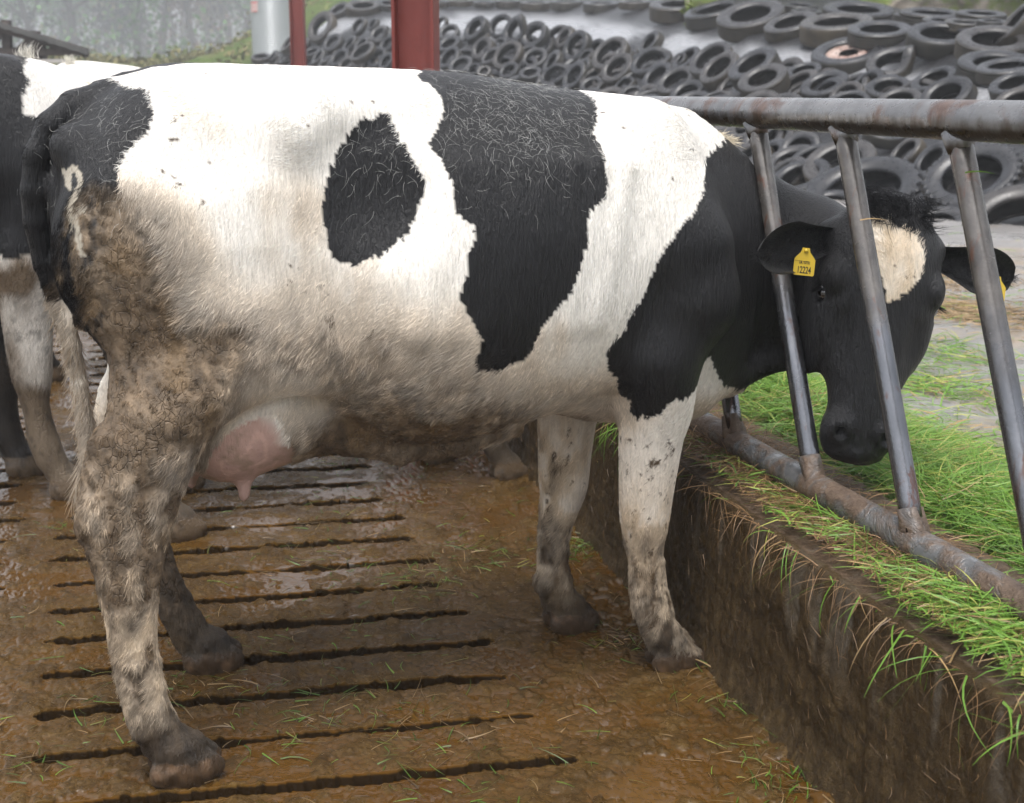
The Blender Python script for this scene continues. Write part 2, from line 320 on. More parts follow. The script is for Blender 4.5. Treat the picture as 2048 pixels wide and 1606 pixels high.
# ---- haze
m = NT('haze_air'); m.t.nodes.remove(m.b); pv = m.n('VolumePrincipled'); pv.inputs['Color'].default_value = (0.93, 0.96, 1, 1); pv.inputs['Density'].default_value = 0.0027; pv.inputs['Anisotropy'].default_value = 0.0
m.l(pv.outputs[0], m.t.nodes['Material Output'].inputs['Volume'])
hv, hf = box((0, 235, 39.4), (380, 500, 81.2)); hz = mkmesh('haze', hv, hf, [m.m], smooth=False); tag(hz, kind='stuff')

# ================================================================= OBJECTS
# ---- feed barrier
m = NT('galvanised_tube'); ob = m.obj(); ge = m.n('NewGeometry')
gz_ = m.ramp(m.noise(9, 5, 0.65, ob), [(0.25, (0.12, 0.12, 0.125)), (0.6, (0.23, 0.23, 0.235)), (0.85, (0.34, 0.33, 0.32))])
rust = m.ramp(m.noise(6, 6, 0.7, m.mapv(ob, (1, 1, 0.6)), 0.6), [(0.50, 0.0), (0.60, 0.75)])
col = m.mix(rust, gz_, m.ramp(m.noise(50, 3, 0.6, ob), [(0.3, (0.075, 0.030, 0.016)), (0.7, (0.16, 0.085, 0.05))]))
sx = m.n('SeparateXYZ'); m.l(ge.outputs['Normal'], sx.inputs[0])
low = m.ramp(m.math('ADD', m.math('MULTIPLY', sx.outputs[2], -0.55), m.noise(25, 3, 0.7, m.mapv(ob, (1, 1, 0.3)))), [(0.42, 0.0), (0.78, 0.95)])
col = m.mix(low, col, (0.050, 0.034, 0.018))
m.set(color=col, rough=m.ramp(m.noise(30, 4, 0.6, ob), [(0.3, 0.20), (0.7, 0.42)]), metal=0.5, spec=0.6, normal=m.bump(m.noise(120, 4, 0.6, ob), 0.0015, 0.5)); M_GALV = m.m
m = NT('worn_upright_tube'); ob = m.obj()
b_ = m.ramp(m.noise(5, 5, 0.6, m.mapv(ob, (2.5, 2.5, 0.6))), [(0.25, (0.10, 0.105, 0.115)), (0.6, (0.19, 0.195, 0.21)), (0.85, (0.32, 0.32, 0.32))])
sx = m.n('SeparateXYZ'); m.l(m.n('NewGeometry').outputs['Position'], sx.inputs[0])
hi = m.math('MULTIPLY', m.math('SUBTRACT', sx.outputs[2], 0.86), 2.6); pt = m.ramp(m.math('ADD', hi, m.math('MULTIPLY', m.noise(13, 5, 0.7, m.mapv(ob, (1, 1, 0.5))), 0.9)), [(0.45, 0.0), (0.95, 0.8)])
col = m.mix(pt, b_, m.ramp(m.noise(22, 6, 0.7, ob), [(0.35, (0.065, 0.055, 0.046)), (0.7, (0.17, 0.15, 0.13))]))
rz_ = m.ramp(m.noise(7, 5, 0.75, m.mapv(ob, (1.6, 1.6, 0.5)), 1.0), [(0.55, 0.0), (0.63, 0.75)])
col = m.mix(rz_, col, (0.13, 0.055, 0.032))
bs = m.ramp(m.math('ADD', m.math('MULTIPLY', m.math('SUBTRACT', 0.60, sx.outputs[2]), 9.0), m.math('MULTIPLY', m.noise(40, 4, 0.7, ob), 1.0)), [(0.6, 0.0), (0.95, 1.0)])
col = m.mix(bs, col, (0.07, 0.045, 0.03))
m.set(color=col, rough=m.ramp(m.noise(16, 4, 0.6, ob), [(0.3, 0.14), (0.7, 0.30)]), metal=m.mix(pt, (.9, .9, .9), (.35, .35, .35)), spec=0.8, normal=m.bump(m.noise(90, 4, 0.7, ob), 0.0015, 0.6)); M_BAR = m.m
m = NT('muddy_tube'); ob = m.obj(); ge = m.n('NewGeometry')
mud = m.ramp(m.noise(6, 6, 0.65, ob, 0.5), [(0.42, 0.0), (0.52, 1.0)])
col = m.mix(mud, m.ramp(m.noise(20, 4, 0.6, ob), [(0.3, (0.07, 0.072, 0.075)), (0.7, (0.19, 0.195, 0.20))]), m.ramp(m.noise(45, 5, 0.7, ob), [(0.3, (0.07, 0.045, 0.03)), (0.7, (0.17, 0.12, 0.085))]))
m.set(color=col, rough=m.mix(mud, (0.22, 0.22, 0.22), (0.6, 0.6, 0.6)), metal=0.2, spec=0.6, normal=m.bump(m.mix(mud, (0, 0, 0), m.noise(50, 5, 0.7, ob)), 0.008, 0.9)); M_MUDTUBE = m.m
RB = np.array([0.873, 2.358]); RD = np.array([-0.2749, 0.9615])
def rail(t, z): q = RB + RD*t; return np.array([q[0], q[1], z])
br = empty('feed_barrier', rail(0, 0.53)); tag(br, 'tubular feed barrier with slanted bars between thick top rail and muddy bottom rail', 'barrier')
def local(V, o): return np.asarray(V) - np.array(o.location)
def part(name, VF, mats, parent, **k):
    return mkmesh(name, local(VF[0], parent), VF[1], mats, parent, **k)
ts = np.linspace(-1.6, 11, 160)
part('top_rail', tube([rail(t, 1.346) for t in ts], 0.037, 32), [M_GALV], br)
P_ = [rail(t, 0.511) for t in ts]; rr = 0.0335 + 0.006*np.clip(fbm(ts*5, 0, 0, 3, 8), 0, 1)
part('bottom_rail', tube(P_, rr, 32, jit=0.05, seed=3), [M_MUDTUBE], br)
for i in range(-3, 24):
    tb = 0.235 + 0.418*i; p0 = rail(tb, 0.53); p1 = rail(tb + 0.368, 1.325)
    pts = [p0 + (p1 - p0)*u for u in np.linspace(0, 1, 14)]
    b = part('bar', tube(pts, 0.0228, 28), [M_BAR], br)
    if i < 5:
        V, Fc = tube([p0 - 0.02*(p1-p0)/0.86, p0 + 0.012*(p1-p0), p0 + 0.04*(p1-p0), p0 + 0.06*(p1-p0)], [0.0285, 0.0268, 0.0246, 0.0231], 20, jit=0.35, seed=i+5)
        mkmesh('mud_collar', local(V, br), Fc, [M_MUDTUBE], b)
        V, Fc = tube([p1 - 0.045*(p1-p0), p1 - 0.028*(p1-p0), p1 + 0.0*(p1-p0)], [0.0236, 0.027, 0.031], 20, jit=0.2, seed=i+15)
        mkmesh('weld_bead', local(V, br), Fc, [M_GALV], b)

# ---- tyres
def rubber(name, c0, c1, r0, r1):
    m = NT(name); ob = m.obj(); oi_ = m.n('ObjectInfo')
    ca = m.ramp(m.noise(7, 5, 0.6, ob), [(0.3, c0), (0.75, c1)])
    vv = m.ramp(oi_.outputs['Random'], [(0.0, (0.6, 0.6, 0.62)), (0.5, (1, 1, 1)), (1.0, (1.7, 1.5, 1.25))])
    m.set(color=m.mix(1.0, ca, vv, 'MULTIPLY'), rough=m.ramp(m.noise(14, 4, 0.6, ob), [(0.3, r0), (0.7, r1)]), spec=0.5, normal=m.bump(m.noise(40, 4, 0.6, ob), 0.004, 0.5)); return m.m
M_SIDE = rubber('wet_tyre_sidewall', (0.012, 0.0125, 0.0145), (0.036, 0.037, 0.042), 0.22, 0.42)
M_TREAD = rubber('dirty_tyre_tread', (0.014, 0.013, 0.011), (0.048, 0.042, 0.031), 0.5, 0.8)
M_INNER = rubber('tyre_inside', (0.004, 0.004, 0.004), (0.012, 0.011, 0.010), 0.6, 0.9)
def tyre_mesh(R, Wd, bead=0.60, nseg=56, ribs=0, lugs=0, oval=0.0, twist=0.0):
    w = Wd/2; side = [(bead, 0.62), (bead+0.01, 0.78), (bead+0.035, 0.84), (0.70, 0.95), (0.78, 1.0), (0.86, 0.985), (0.92, 0.93), (0.935, 0.945), (0.955, 0.90), (0.985, 0.80)]
    pr = [(r, z, 0) for r, z in side]
    if ribs:
        for k in range(ribs):
            a = 0.74 - 1.48*k/ribs; b = 0.74 - 1.48*(k+1)/ribs; g = 0.05
            pr += [(1.0, a - g*0.4, 1), (1.0, b + g, 1), (0.972, b + g*0.8, 1), (0.972, b + g*0.1, 1)]
    else: pr += [(1.0, 0.7, 1), (1.0, 0.25, 1), (1.0, -0.25, 1), (1.0, -0.7, 1)]
    pr += [(r, -z, 0) for r, z in side[::-1]]
    pr += [(bead+0.02, -0.55, 2), (0.74, -0.80, 2), (0.88, -0.76, 2), (0.94, -0.4, 2), (0.945, 0.4, 2), (0.88, 0.76, 2), (0.74, 0.80, 2), (bead+0.02, 0.55, 2)]
    n = len(pr); V = []
    for j in range(nseg):
        a = 2*math.pi*j/nseg; ca, sa = math.cos(a), math.sin(a)
        for r, z, k in pr:
            rr = r
            if lugs and k == 1:
                ph = (a/(2*math.pi)*lugs + abs(z)*0.9 + (0.5 if z < 0 else 0)) % 1.0
                rr = r - 0.075*(1 if ph > 0.42 else 0)
            if lugs and k == 0 and r > 0.93:
                ph = (a/(2*math.pi)*lugs + 0.8 + (0.5 if z < 0 else 0)) % 1.0; rr = r - 0.04*(1 if ph > 0.42 else 0)
            x = rr*R*ca*(1 + oval); y = rr*R*sa*(1 - oval); zz = z*w
            if twist: zz += twist*R*(max(ca, 0)**2)*(0.7*math.sin(a*1.0) + 0.8*max(ca, 0)); x -= twist*R*0.25*max(ca, 0)**3
            V.append((x, y, zz))
    Fc = []; mi = []
    for j in range(nseg):
        for i in range(n):
            i2 = (i+1) % n; j2 = (j+1) % nseg; Fc.append((j*n+i, j2*n+i, j2*n+i2, j*n+i2)); mi.append(max(pr[i][2], pr[i2][2]) if (pr[i][2] == pr[i2][2] or 2 in (pr[i][2], pr[i2][2])) else 1)
    return V, Fc, mi
TY = {}
def tmaster(key, *a, **k):
    V, Fc, mi = tyre_mesh(*a, **k); me_o = mkmesh('tyre', V, Fc, [M_SIDE, M_TREAD, M_INNER], mi=mi); TY[key] = me_o.data; bpy.data.objects.remove(me_o)
tmaster('car', 0.31, 0.19, 0.62); tmaster('car2', 0.31, 0.22, 0.58, ribs=4); tmaster('car3', 0.31, 0.17, 0.66, oval=0.05)
tmaster('bent', 0.31, 0.20, 0.60, oval=0.03, twist=0.5); tmaster('bent2', 0.31, 0.16, 0.66, oval=0.10, twist=-0.3)
tmaster('truck', 0.51, 0.29, 0.58, 72, ribs=5); tmaster('truck2', 0.51, 0.26, 0.60, 72, ribs=4); tmaster('truck3', 0.51, 0.30, 0.60, 72)
tmaster('tractor', 0.78, 0.46, 0.60, 176, lugs=22); tmaster('lorrylug', 0.55, 0.34, 0.58, 176, lugs=30)
CC, SS = math.cos(PITCH), math.sin(PITCH); CF, CU = np.array([0, CC, -SS]), np.array([0, SS, CC])
def put_tyre(kind, px, py, wpx, asp, ang, label, group=None, depth=None, lift=0.4):
    d = depth or heap_d(px, py); D = {'truck': 1.02, 'truck2': 1.02, 'truck3': 1.02, 'tractor': 1.56, 'lorrylug': 1.1}.get(kind, 0.62)
    ds = D*F_PX/wpx*math.sqrt(1 + ((px-1024)/F_PX)**2)
    d = d if depth else (0.75*d + 0.25*min(max(ds, d*0.85), d))*0.985
    c = at(px, py, d); dirv = c - np.array([0, 0, CAM_H]); dist = dirv @ CF; dirv /= np.linalg.norm(dirv)
    sc = wpx/F_PX*dist/D
    r = np.cross(dirv, [0, 0, 1.0]); r /= np.linalg.norm(r); u = np.cross(r, dirv)
    a = math.radians(ang); asp_ = min(asp, 0.97); n = -dirv*asp_ + (u*math.cos(a) - r*math.sin(a))*math.sqrt(1 - asp_**2)
    x = np.cross([0.3, 1, 0.2], n); x /= np.linalg.norm(x); y = np.cross(n, x)
    ph = rnd.uniform(0, 6.28) if not kind.startswith('bent') else math.radians(ang)*0 - 0.3
    x, y = x*math.cos(ph) + y*math.sin(ph), -x*math.sin(ph) + y*math.cos(ph)
    wd = {'truck': 0.29, 'truck2': 0.26, 'truck3': 0.30, 'tractor': 0.46, 'lorrylug': 0.34}.get(kind, 0.19)
    c = c - n*wd*sc*0.5
    o = bpy.data.objects.new('tyre', TY[kind]); COL.objects.link(o)
    from mathutils import Matrix
    o.matrix_world = Matrix([[x[0]*sc, y[0]*sc, n[0]*sc, c[0]], [x[1]*sc, y[1]*sc, n[1]*sc, c[1]], [x[2]*sc, y[2]*sc, n[2]*sc, c[2]], [0, 0, 0, 1]])
    tag(o, label, 'tyre', group); return o
LT = [  # named tyres: kind, px, py, width px, aspect, angle, label
 ('truck', 1500, 23, 137, .36, 11, 'big lorry tyre lying flat with a wide dark hole, above the bare sheet'),
 ('truck2', 1429, 14, 126, .2, 12, 'lorry tyre with a thin pale rim, left of the tyre with the wide dark hole'),
 ('truck', 1358, 4, 120, .2, 2, 'thick ribbed lorry tyre cut by the top edge, above the first bar'),
 ('truck2', 1580, 41, 108, .32, 14, 'smaller lorry tyre tilted up to the right, in the gap between two bigger ones'),
 ('truck3', 1673, 39, 146, .22, 3, 'wide flat lorry tyre directly behind the one holding the rusty wheel rim'),
 ('truck', 1718, 14, 142, .2, -4, 'lorry tyre with pale worn crown at the top edge, in front of the stone wall'),
 ('truck2', 1760, 54, 127, .24, 0, 'greenish lorry tyre with a thin dark slot, right behind the rimmed wheel'),
 ('truck3', 1884, 62, 136, .32, -4, 'mossy brown lorry tyre lying flat left of the two-high stack'),
 ('truck', 1990, 73, 150, .34, -3, 'ribbed lorry tyre at the right edge with another tyre stuck into its hole'),
 ('truck', 1993, 120, 150, .3, -3, 'ribbed lorry tyre at the bottom of the stack on the right edge'),
 ('car', 2024, 42, 112, .22, 50, 'tyre stuck at a slant into the hole of the lorry tyre by the right edge'),
 ('bent', 1783, 120, 100, .55, 12, 'buckled car tyre with its upper wall folded over, just right of the rusty rim'),
 ('truck2', 2014, 128, 122, .24, 5, 'flat tyre in front of the ribbed stack at the right edge'),
 ('car', 1866, 154, 94, .4, 22, 'slim car tyre tilted on the sheet right below the mossy lorry tyre'),
 ('car', 1777, 170, 90, .45, 5, 'car tyre lying below the buckled tyre, its top rim nearly level'),
 ('car2', 2025, 164, 96, .4, 17, 'car tyre cut by the right edge, second up from the thick top rail'),
 ('car2', 1890, 186, 108, .55, 25, 'large pale car tyre leaning just above the top rail over the last bar'),
 ('car', 1797, 197, 92, .5, 12, 'car tyre half hidden by the top rail where grass blades lie on it'),
 ('car2', 2035, 200, 104, .5, 20, 'car tyre at the right edge, partly behind the top rail'),
 ('car3', 1695, 200, 90, .5, 8, 'car tyre showing only its upper arc above the rail between the second and third bar'),
 ('car2', 1648, 165, 98, .45, 17, 'car tyre leaning just below and left of the rimmed wheel'),
 ('car3', 1588, 165, 92, .4, 34, 'slim tilted car tyre left of the one just below the rimmed wheel'),
 ('car', 1607, 138, 72, .4, 12, 'car tyre mostly tucked behind the rimmed lorry wheel'),
 ('car2', 1524, 154, 102, .46, 20, 'wide car tyre with an oval dark hole in the row above the rail'),
 ('car2', 1503, 125, 106, .4, 30, 'brownish car tyre leaning at the foot of the pale bare sheet'),
 ('car', 1435, 132, 90, .45, 38, 'car tyre overlapping the lower edge of a paler one left of the brownish tyre'),
 ('car3', 1418, 112, 92, .52, 30, 'pale car tyre at the edge of the bare sheet, partly covered by the next one'),
 ('car3', 1369, 113, 68, .36, 40, 'narrow tilted car tyre in the middle of the row, hole almost a slit'),
 ('car', 1350, 157, 84, .52, 28, 'car tyre with brown silt in its hole above the rail'),
 ('car2', 1374, 183, 76, .55, 25, 'car tyre just above the rail with its lower half hidden'),
 ('bent2', 1430, 192, 62, .4, 20, 'squashed tyre just above the rail'),
 ('car2', 1598, 296, 88, .75, 30, 'round-looking car tyre seen under the top rail between the first and second bar'),
 ('truck2', 1677, 318, 148, .55, 18, 'lorry tyre lying behind the second bar on top of the tractor tyre'),
 ('tractor', 1722, 372, 250, .5, 15, 'huge tractor tyre with deep lugs lying behind the second bar'),
 ('car', 1808, 300, 78, .45, 45, 'slim tilted car tyre under the rail left of the third bar'),
 ('car2', 1861, 318, 92, .5, 48, 'car tyre leaning against the tractor tyre, just left of the last bar'),
 ('lorrylug', 1941, 344, 200, .62, 20, 'big scarred lorry tyre with worn tread crossed by the last bar'),
 ('truck3', 2035, 430, 215, .62, 12, 'large lorry tyre low on the right edge with black sheet in its hole'),
 ('truck2', 1872, 446, 120, .6, 14, 'tyre low on the heap just beside the cow forelock, left of the last bar'),
 ('car2', 1660, 402, 112, .4, 8, 'tyre below the tractor tyre just above the black neck'),
 ('car', 1770, 262, 84, .3, -10, 'tyre right under the top rail above the tractor tyre'),
 ('car2', 1550, 272, 84, .6, 38, 'tyre right under the rail at the first bar'),
 ('lorrylug', 726, 8, 72, .3, 4, 'lugged tractor tyre lying on the crest left of the thick red post'),
 ('truck', 638, 51, 68, .58, 54, 'large tyre leaning on edge right beside the thin red post'),
 ('truck3', 676, 16, 46, .4, 28, 'dark tyre behind the lugged one at the top left of the heap'),
 ('truck', 777, 4, 44, .3, 4, 'tyre at the top edge touching the left side of the thick red post')]
for k_, a, b, c, d, e, lab in LT: put_tyre(k_, a, b, c, d, e, lab)
# lorry wheel with its rusty rim
rw = put_tyre('truck3', 1697, 96, 150, .34, 8, 'lorry wheel on the heap with its pale rusty steel rim still in it')
m = NT('rusty_rim'); ob = m.obj(); m.set(color=m.ramp(m.noise(6, 5, 0.6, ob), [(0.35, (0.20, 0.10, 0.075)), (0.6, (0.42, 0.33, 0.29))]), rough=0.6); M_RIM = m.m
prf = [(0.60, 0.62), (0.575, 0.60), (0.55, 0.40), (0.50, 0.34), (0.46, 0.60), (0.40, 0.66), (0.27, 0.62), (0.26, 0.55), (0.40, 0.55), (0.47, 0.25), (0.55, 0.2), (0.60, 0.5)]
ns = 60; V = []; Fc = []
for j in range(ns):
    a = 2*math.pi*j/ns; V += [(r*0.51*math.cos(a), r*0.51*math.sin(a), z*0.145) for r, z in prf]
for j in range(ns):
    for i in range(len(prf)):
        i2 = (i+1) % len(prf); j2 = (j+1) % ns; Fc.append((j*len(prf)+i, j2*len(prf)+i, j2*len(prf)+i2, j*len(prf)+i2))
rm = mkmesh('rim', V, Fc, [M_RIM], rw)
m2 = NT('rim_hole_dark'); m2.set(color=(0.01, 0.01, 0.01), rough=0.9)
for q in range(8):
    a = 2*math.pi*q/8; V, Fc = tube([(0.168*math.cos(a), 0.168*math.sin(a), 0.085), (0.168*math.cos(a), 0.168*math.sin(a), 0.0965)], 0.017, 12); mkmesh('bolt_hole', V, Fc, [m2.m], rm)
# rows of small tyres: zoomed survey (x, y, major, aspect, angle) of the middle part
SM = [(150,255,180,.65,25),(360,225,240,.5,50),(565,205,230,.7,50),(690,235,270,.6,55),(845,275,245,.7,45),(1025,285,230,.6,50),(1180,370,280,.6,60),(1340,400,210,.5,50),(1460,420,330,.62,35),(1520,545,300,.6,40),(1790,340,230,.4,50),(1780,480,320,.55,38),(1850,610,290,.5,40),(1990,640,290,.55,35),(620,440,270,.65,45),(850,465,230,.65,25),(420,390,210,.65,50),(360,310,200,.45,50),(490,450,190,.45,40),(150,350,210,.45,25),(145,460,230,.45,45),(245,520,210,.6,25),(990,500,220,.35,55),(1000,600,240,.6,45),(640,570,180,.6,35),(440,580,120,.7,20),(350,560,130,.6,40),(1170,610,260,.5,55),(1320,690,200,.6,20),(1570,690,190,.5,50),(1650,750,180,.6,15),(820,590,190,.5,10),(2030,480,150,.5,40),(85,190,130,.6,60),(1090,300,210,.45,55),(1250,470,180,.4,60),(560,350,150,.5,30),(730,330,150,.4,40),(1400,640,170,.5,35),(1240,560,200,.4,60)]
lab_m = 'small tilted car tyre between the thick red post and first bar, below bare sheet'
for i, (x, y, w, a, g_) in enumerate(SM):
    put_tyre(['car', 'car2', 'car3', 'car', 'car2', 'bent2'][i % 6] if i != 3 else 'bent', 860 + x/4.096, y/4.096, w/4.096, a, g_, lab_m, 'small car tyres in tilted rows right of the thick red post')
SL = [(663,83,45,.55,40),(714,51,40,.5,55),(744,47,30,.4,50),(697,86,42,.3,50),(722,100,55,.45,35),(722,86,38,.4,40),(773,86,42,.5,45),(751,113,50,.5,45),(771,121,42,.5,50),(677,113,48,.5,40),(656,107,44,.35,45),(636,111,40,.3,50),(624,101,33,.4,20),(714,121,30,.6,50),(574,86,42,.25,50),(566,100,35,.25,50),(521,111,42,.3,5),(545,112,30,.3,50),(568,113,33,.3,50),(588,96,36,.3,50),(598,112,36,.35,50),(605,88,36,.3,50),(616,122,40,.4,45),(648,126,40,.4,45),(690,128,42,.5,45),(735,128,44,.5,45),(790,60,40,.5,45),(800,95,46,.5,45),(815,120,46,.5,45),(830,70,44,.5,45),(845,100,46,.5,45),(585,126,34,.3,45),(558,124,34,.3,45)]
for i, (x, y, w, a, g_) in enumerate(SL):
    put_tyre(['car', 'car3', 'car2'][i % 3], x, y, w, a, g_, 'small tyre in the tight rows between the silo and the thick red post', 'small tyres around the thin red post')
put_tyre('bent', 759, 66, 46, .6, 30, 'warped car tyre just left of the thick red post')
for i, (x, w) in enumerate([(877, 44), (921, 50), (968, 43), (1015, 51), (1071, 61), (1133, 65), (1202, 72), (1269, 62)]):
    put_tyre(['truck', 'truck2', 'truck3'][i % 3], x, 2 - 3*(i % 2) + i*0.4, w, .10, 0, 'lorry tyre in the crest row cut by the top edge, right of thick red post', 'lorry tyres along the crest')
for (x, y, w) in [(1865, 22, 128), (1963, 24, 98), (1890, 38, 88), (1820, 28, 66), (1600, 8, 72), (1615, 20, 66), (1930, 42, 80), (1985, 40, 60)]:
    put_tyre('truck2', x, y, w, .13, -4, 'flat tyre seen almost edge-on in the back rows in front of the stone wall', 'back rows of flat tyres')
for i in range(150):   # tyres packed in behind and between the others
    x = rnd.uniform(890, 2050); yc = float(np.interp(x, [880, 1150, 1400, 1650, 1800, 2050], [62, 88, 122, 150, 178, 205])); y = yc + rnd.uniform(4, 100 if x < 1500 else 70)
    if x > 1240 and 192 + (x-1240)*0.01 < y < 250 and x > 1500: continue
    if x < 1200 and y > 175: continue
    wp = 0.62*2771/heap_d(x, y)*rnd.uniform(.75, 1.0); put_tyre(['car', 'car3', 'car2', 'bent2'][i % 4], x, y, wp, rnd.uniform(.35, .6), rnd.uniform(15, 50), 'car tyre packed behind other tyres on the heap, only parts of it showing', 'tyres packed in the gaps', depth=heap_d(x, y)*1.005 + .12)
# lower rows hidden for the most part behind the animals and the rail
k_ = 0
for row in range(9):
    for q in range(26):
        x = 900 + 44*q + 20*(row % 2) + rnd.uniform(-8, 8); y = 185 + row*32 + 0.05*(x - 900) + rnd.uniform(-6, 6)
        if x > 1240 and y < 205: continue
        if y > 210 + (x - 900)*0.30 or x > 2060: continue
        if x > 1530 and not (1560 < x < 1640 and 300 < y < 350) and y > 225: continue
        wp = 0.62*2771/heap_d(x, y); put_tyre(['car', 'car2', 'car3'][k_ % 3], x, y, wp*rnd.uniform(0.85, 1.08), rnd.uniform(.4, .65), rnd.uniform(15, 45), 'car tyre low on the heap, mostly hidden behind top rail or big cow', 'low tyres behind the cow and rail'); k_ += 1

# ---- red steel posts
m = NT('red_oxide_paint'); ob = m.obj()
m.set(color=m.mix(m.ramp(m.noise(3.0, 7, 0.7, ob), [(0.53, 0.0), (0.68, 0.75)]), m.ramp(m.noise(1.8, 5, 0.6, m.mapv(ob, (1, 1, 0.4))), [(0.3, (0.15, 0.024, 0.018)), (0.7, (0.24, 0.052, 0.040))]), (0.12, 0.035, 0.03)), rough=0.42, normal=m.bump(m.noise(9, 4, 0.6, ob), 0.003, 0.6)); M_RED = m.m
def hbeam(name, px, Yd, wpx, label, rz):
    w = wpx/2771*Yd; p = at(px, 100, Yd); o = empty(name, (p[0], Yd, 0), rz)
    H_ = 6.5; t = w*0.075; d = w*0.95
    for nm, c, s in (('web', (0, 0, H_/2), (w - 2*t, t*1.1, H_)), ('flange', (-w/2 + t/2, 0, H_/2), (t, d, H_)), ('flange', (w/2 - t/2, 0, H_/2), (t, d, H_)), ('base_plate', (0, 0, 0.0), (w*1.6, w*1.6, 0.03))):
        V, Fc = box(c, s, bev=0.002); mkmesh(nm, V, Fc, [M_RED], o, smooth=False)
    tag(o, label, 'post')
hbeam('steel_post', 832, 6.6, 83, 'thick dark red steel H-section post rising behind the back of the big cow', -0.10)
hbeam('steel_post', 597, 20, 27, 'thin-looking far red steel post in front of the silo and the left tyres', -0.05)

# ---- silo
m = NT('corrugated_galvanised'); ob = m.obj(); m.set(color=m.ramp(m.noise(0.8, 3, 0.5, m.mapv(ob, (1, 1, 0.1))), [(0.3, (0.36, 0.38, 0.40)), (0.7, (0.50, 0.52, 0.54))]), rough=0.35, metal=0.35); M_CORR = m.m
Yd = 58; c = at(548, 100, Yd); R = 42.5/2771*Yd*1.0; sil = empty('silo', (c[0], Yd, 0.0))
zz = np.arange(0.4, 9, 0.012); ang = np.linspace(0, 2*math.pi, 49)[:-1]
rr = R + 0.012*np.sin(zz*2*math.pi/0.075)
V = np.stack([rr[:, None]*np.cos(ang), rr[:, None]*np.sin(ang), np.repeat(zz[:, None], 48, 1)], -1).reshape(-1, 3)
mkmesh('shell', V, grid_faces(len(zz), 48, True), [M_CORR], sil)
V = [(R*1.04*math.cos(a), R*1.04*math.sin(a), 9) for a in ang] + [(0.2*math.cos(a), 0.2*math.sin(a), 9.9) for a in ang]
mkmesh('roof', V, [tuple(int(q) for q in f) for f in grid_faces(2, 48, True)] + [tuple(range(48, 96))], [M_CORR], sil)
mr = NT('label_red'); mr.set(color=(0.55, 0.03, 0.03), rough=0.5); mw = NT('label_white'); mw.set(color=(0.75, 0.75, 0.72), rough=0.5)
p = at(516, 15, Yd); ca = math.asin(max(-0.99, min(0.99, (p[0] - c[0])/R)))
def cyl_patch(a0, a1, z0, z1, rad):
    V = []; 
    for i in range(9):
        a = a0 + (a1 - a0)*i/8
        for z in (z0, z1): V += [(rad*math.sin(a), -rad*math.cos(a), z)]
    return V, [(2*i, 2*i+2, 2*i+3, 2*i+1) for i in range(8)]
for nm, a0, a1, z0, z1, rad, mt in (('warning_label', ca-0.30, ca+0.22, p[2]-0.22, p[2]+0.22, R+0.03, mw.m), ('label_stripe', ca-0.28, ca+0.20, p[2]+0.12, p[2]+0.19, R+0.036, mr.m), ('label_stripe', ca-0.28, ca+0.20, p[2]+0.02, p[2]+0.06, R+0.036, mr.m), ('label_stripe', ca-0.28, ca+0.20, p[2]-0.08, p[2]-0.04, R+0.036, mr.m), ('label_stripe', ca-0.28, ca+0.20, p[2]-0.20, p[2]-0.15, R+0.036, mr.m)):
    V, Fc = cyl_patch(a0, a1, z0, z1, rad)
    o = mkmesh(nm, V, Fc, [mt], sil if nm == 'warning_label' else lab_o)
    if nm == 'warning_label': lab_o = o
tag(sil, 'pale corrugated metal silo with a red and white label, behind the thin red post', 'silo')

# ---- open shed at the far left
m = NT('weathered_timber'); ob = m.obj(); m.set(color=m.ramp(m.noise(3, 5, 0.6, ob), [(0.3, (0.035, 0.028, 0.025)), (0.7, (0.10, 0.08, 0.07))]), rough=0.8); M_TIM = m.m
m = NT('fibre_cement_roof'); ob = m.obj(); m.set(color=m.ramp(m.noise(2, 5, 0.6, ob), [(0.3, (0.05, 0.05, 0.048)), (0.7, (0.12, 0.12, 0.115))]), rough=0.8); M_ROOF = m.m
sh = empty('open_shed', (at(60, 100, 26)[0], 28, 0)); YS = 25.0
A = at(-330, -58, YS); B = at(176, 100, YS)
sl_ = (B - A); Lr = np.linalg.norm(sl_); n_ = 46; V = []; Fc = []
for i in range(n_):
    u = i/(n_-1)
    for dy in (0, 9.0):
        for dz in (0, -0.10):
            p = A + sl_*u; V.append((p[0] - 0.36*dy, p[1] + dy, p[2] + dz + 0.02*(i % 2) + (0.42 if dy > 0 else 0)))
for i in range(n_-1):
    a = i*4; b = a + 4
    for q in ((0, 1), (1, 3), (3, 2), (2, 0)): Fc.append((a+q[0], b+q[0], b+q[1], a+q[1]))
Fc += [(0, 1, 3, 2), ((n_-1)*4, (n_-1)*4+2, (n_-1)*4+3, (n_-1)*4+1)]
mkmesh('roof', local(V, sh), Fc, [M_ROOF], sh, smooth=False)
def beam(name, p, q, w, h, mt, par):
    p = np.array(p); q = np.array(q); d = q - p; L = np.linalg.norm(d); d /= L; s = np.cross(d, [0, 1.0, 0.001]); s /= np.linalg.norm(s); u = np.cross(s, d)
    V, Fc = box((0, 0, 0), (L, w, h)); V = np.array([(p + q)/2 + d*v[0] + u*v[1] + s*v[2] for v in V]); return mkmesh(name, local(V, par), Fc, [mt], par, smooth=False)
beam('rafter', at(-330, -44, YS+.2), at(174, 106, YS+.2), 0.16, 0.17, M_TIM, sh)
beam('tie_beam', at(-330, 106, YS+.3), at(176, 104, YS+.3), 0.15, 0.13, M_TIM, sh)
for x in (-120, 12, 71): beam('post', at(x, 40 if x < 50 else 62, YS+.35), (at(x, 150, YS+.35)[0], YS+.35, -0.1), 0.14, 0.15, M_TIM, sh)
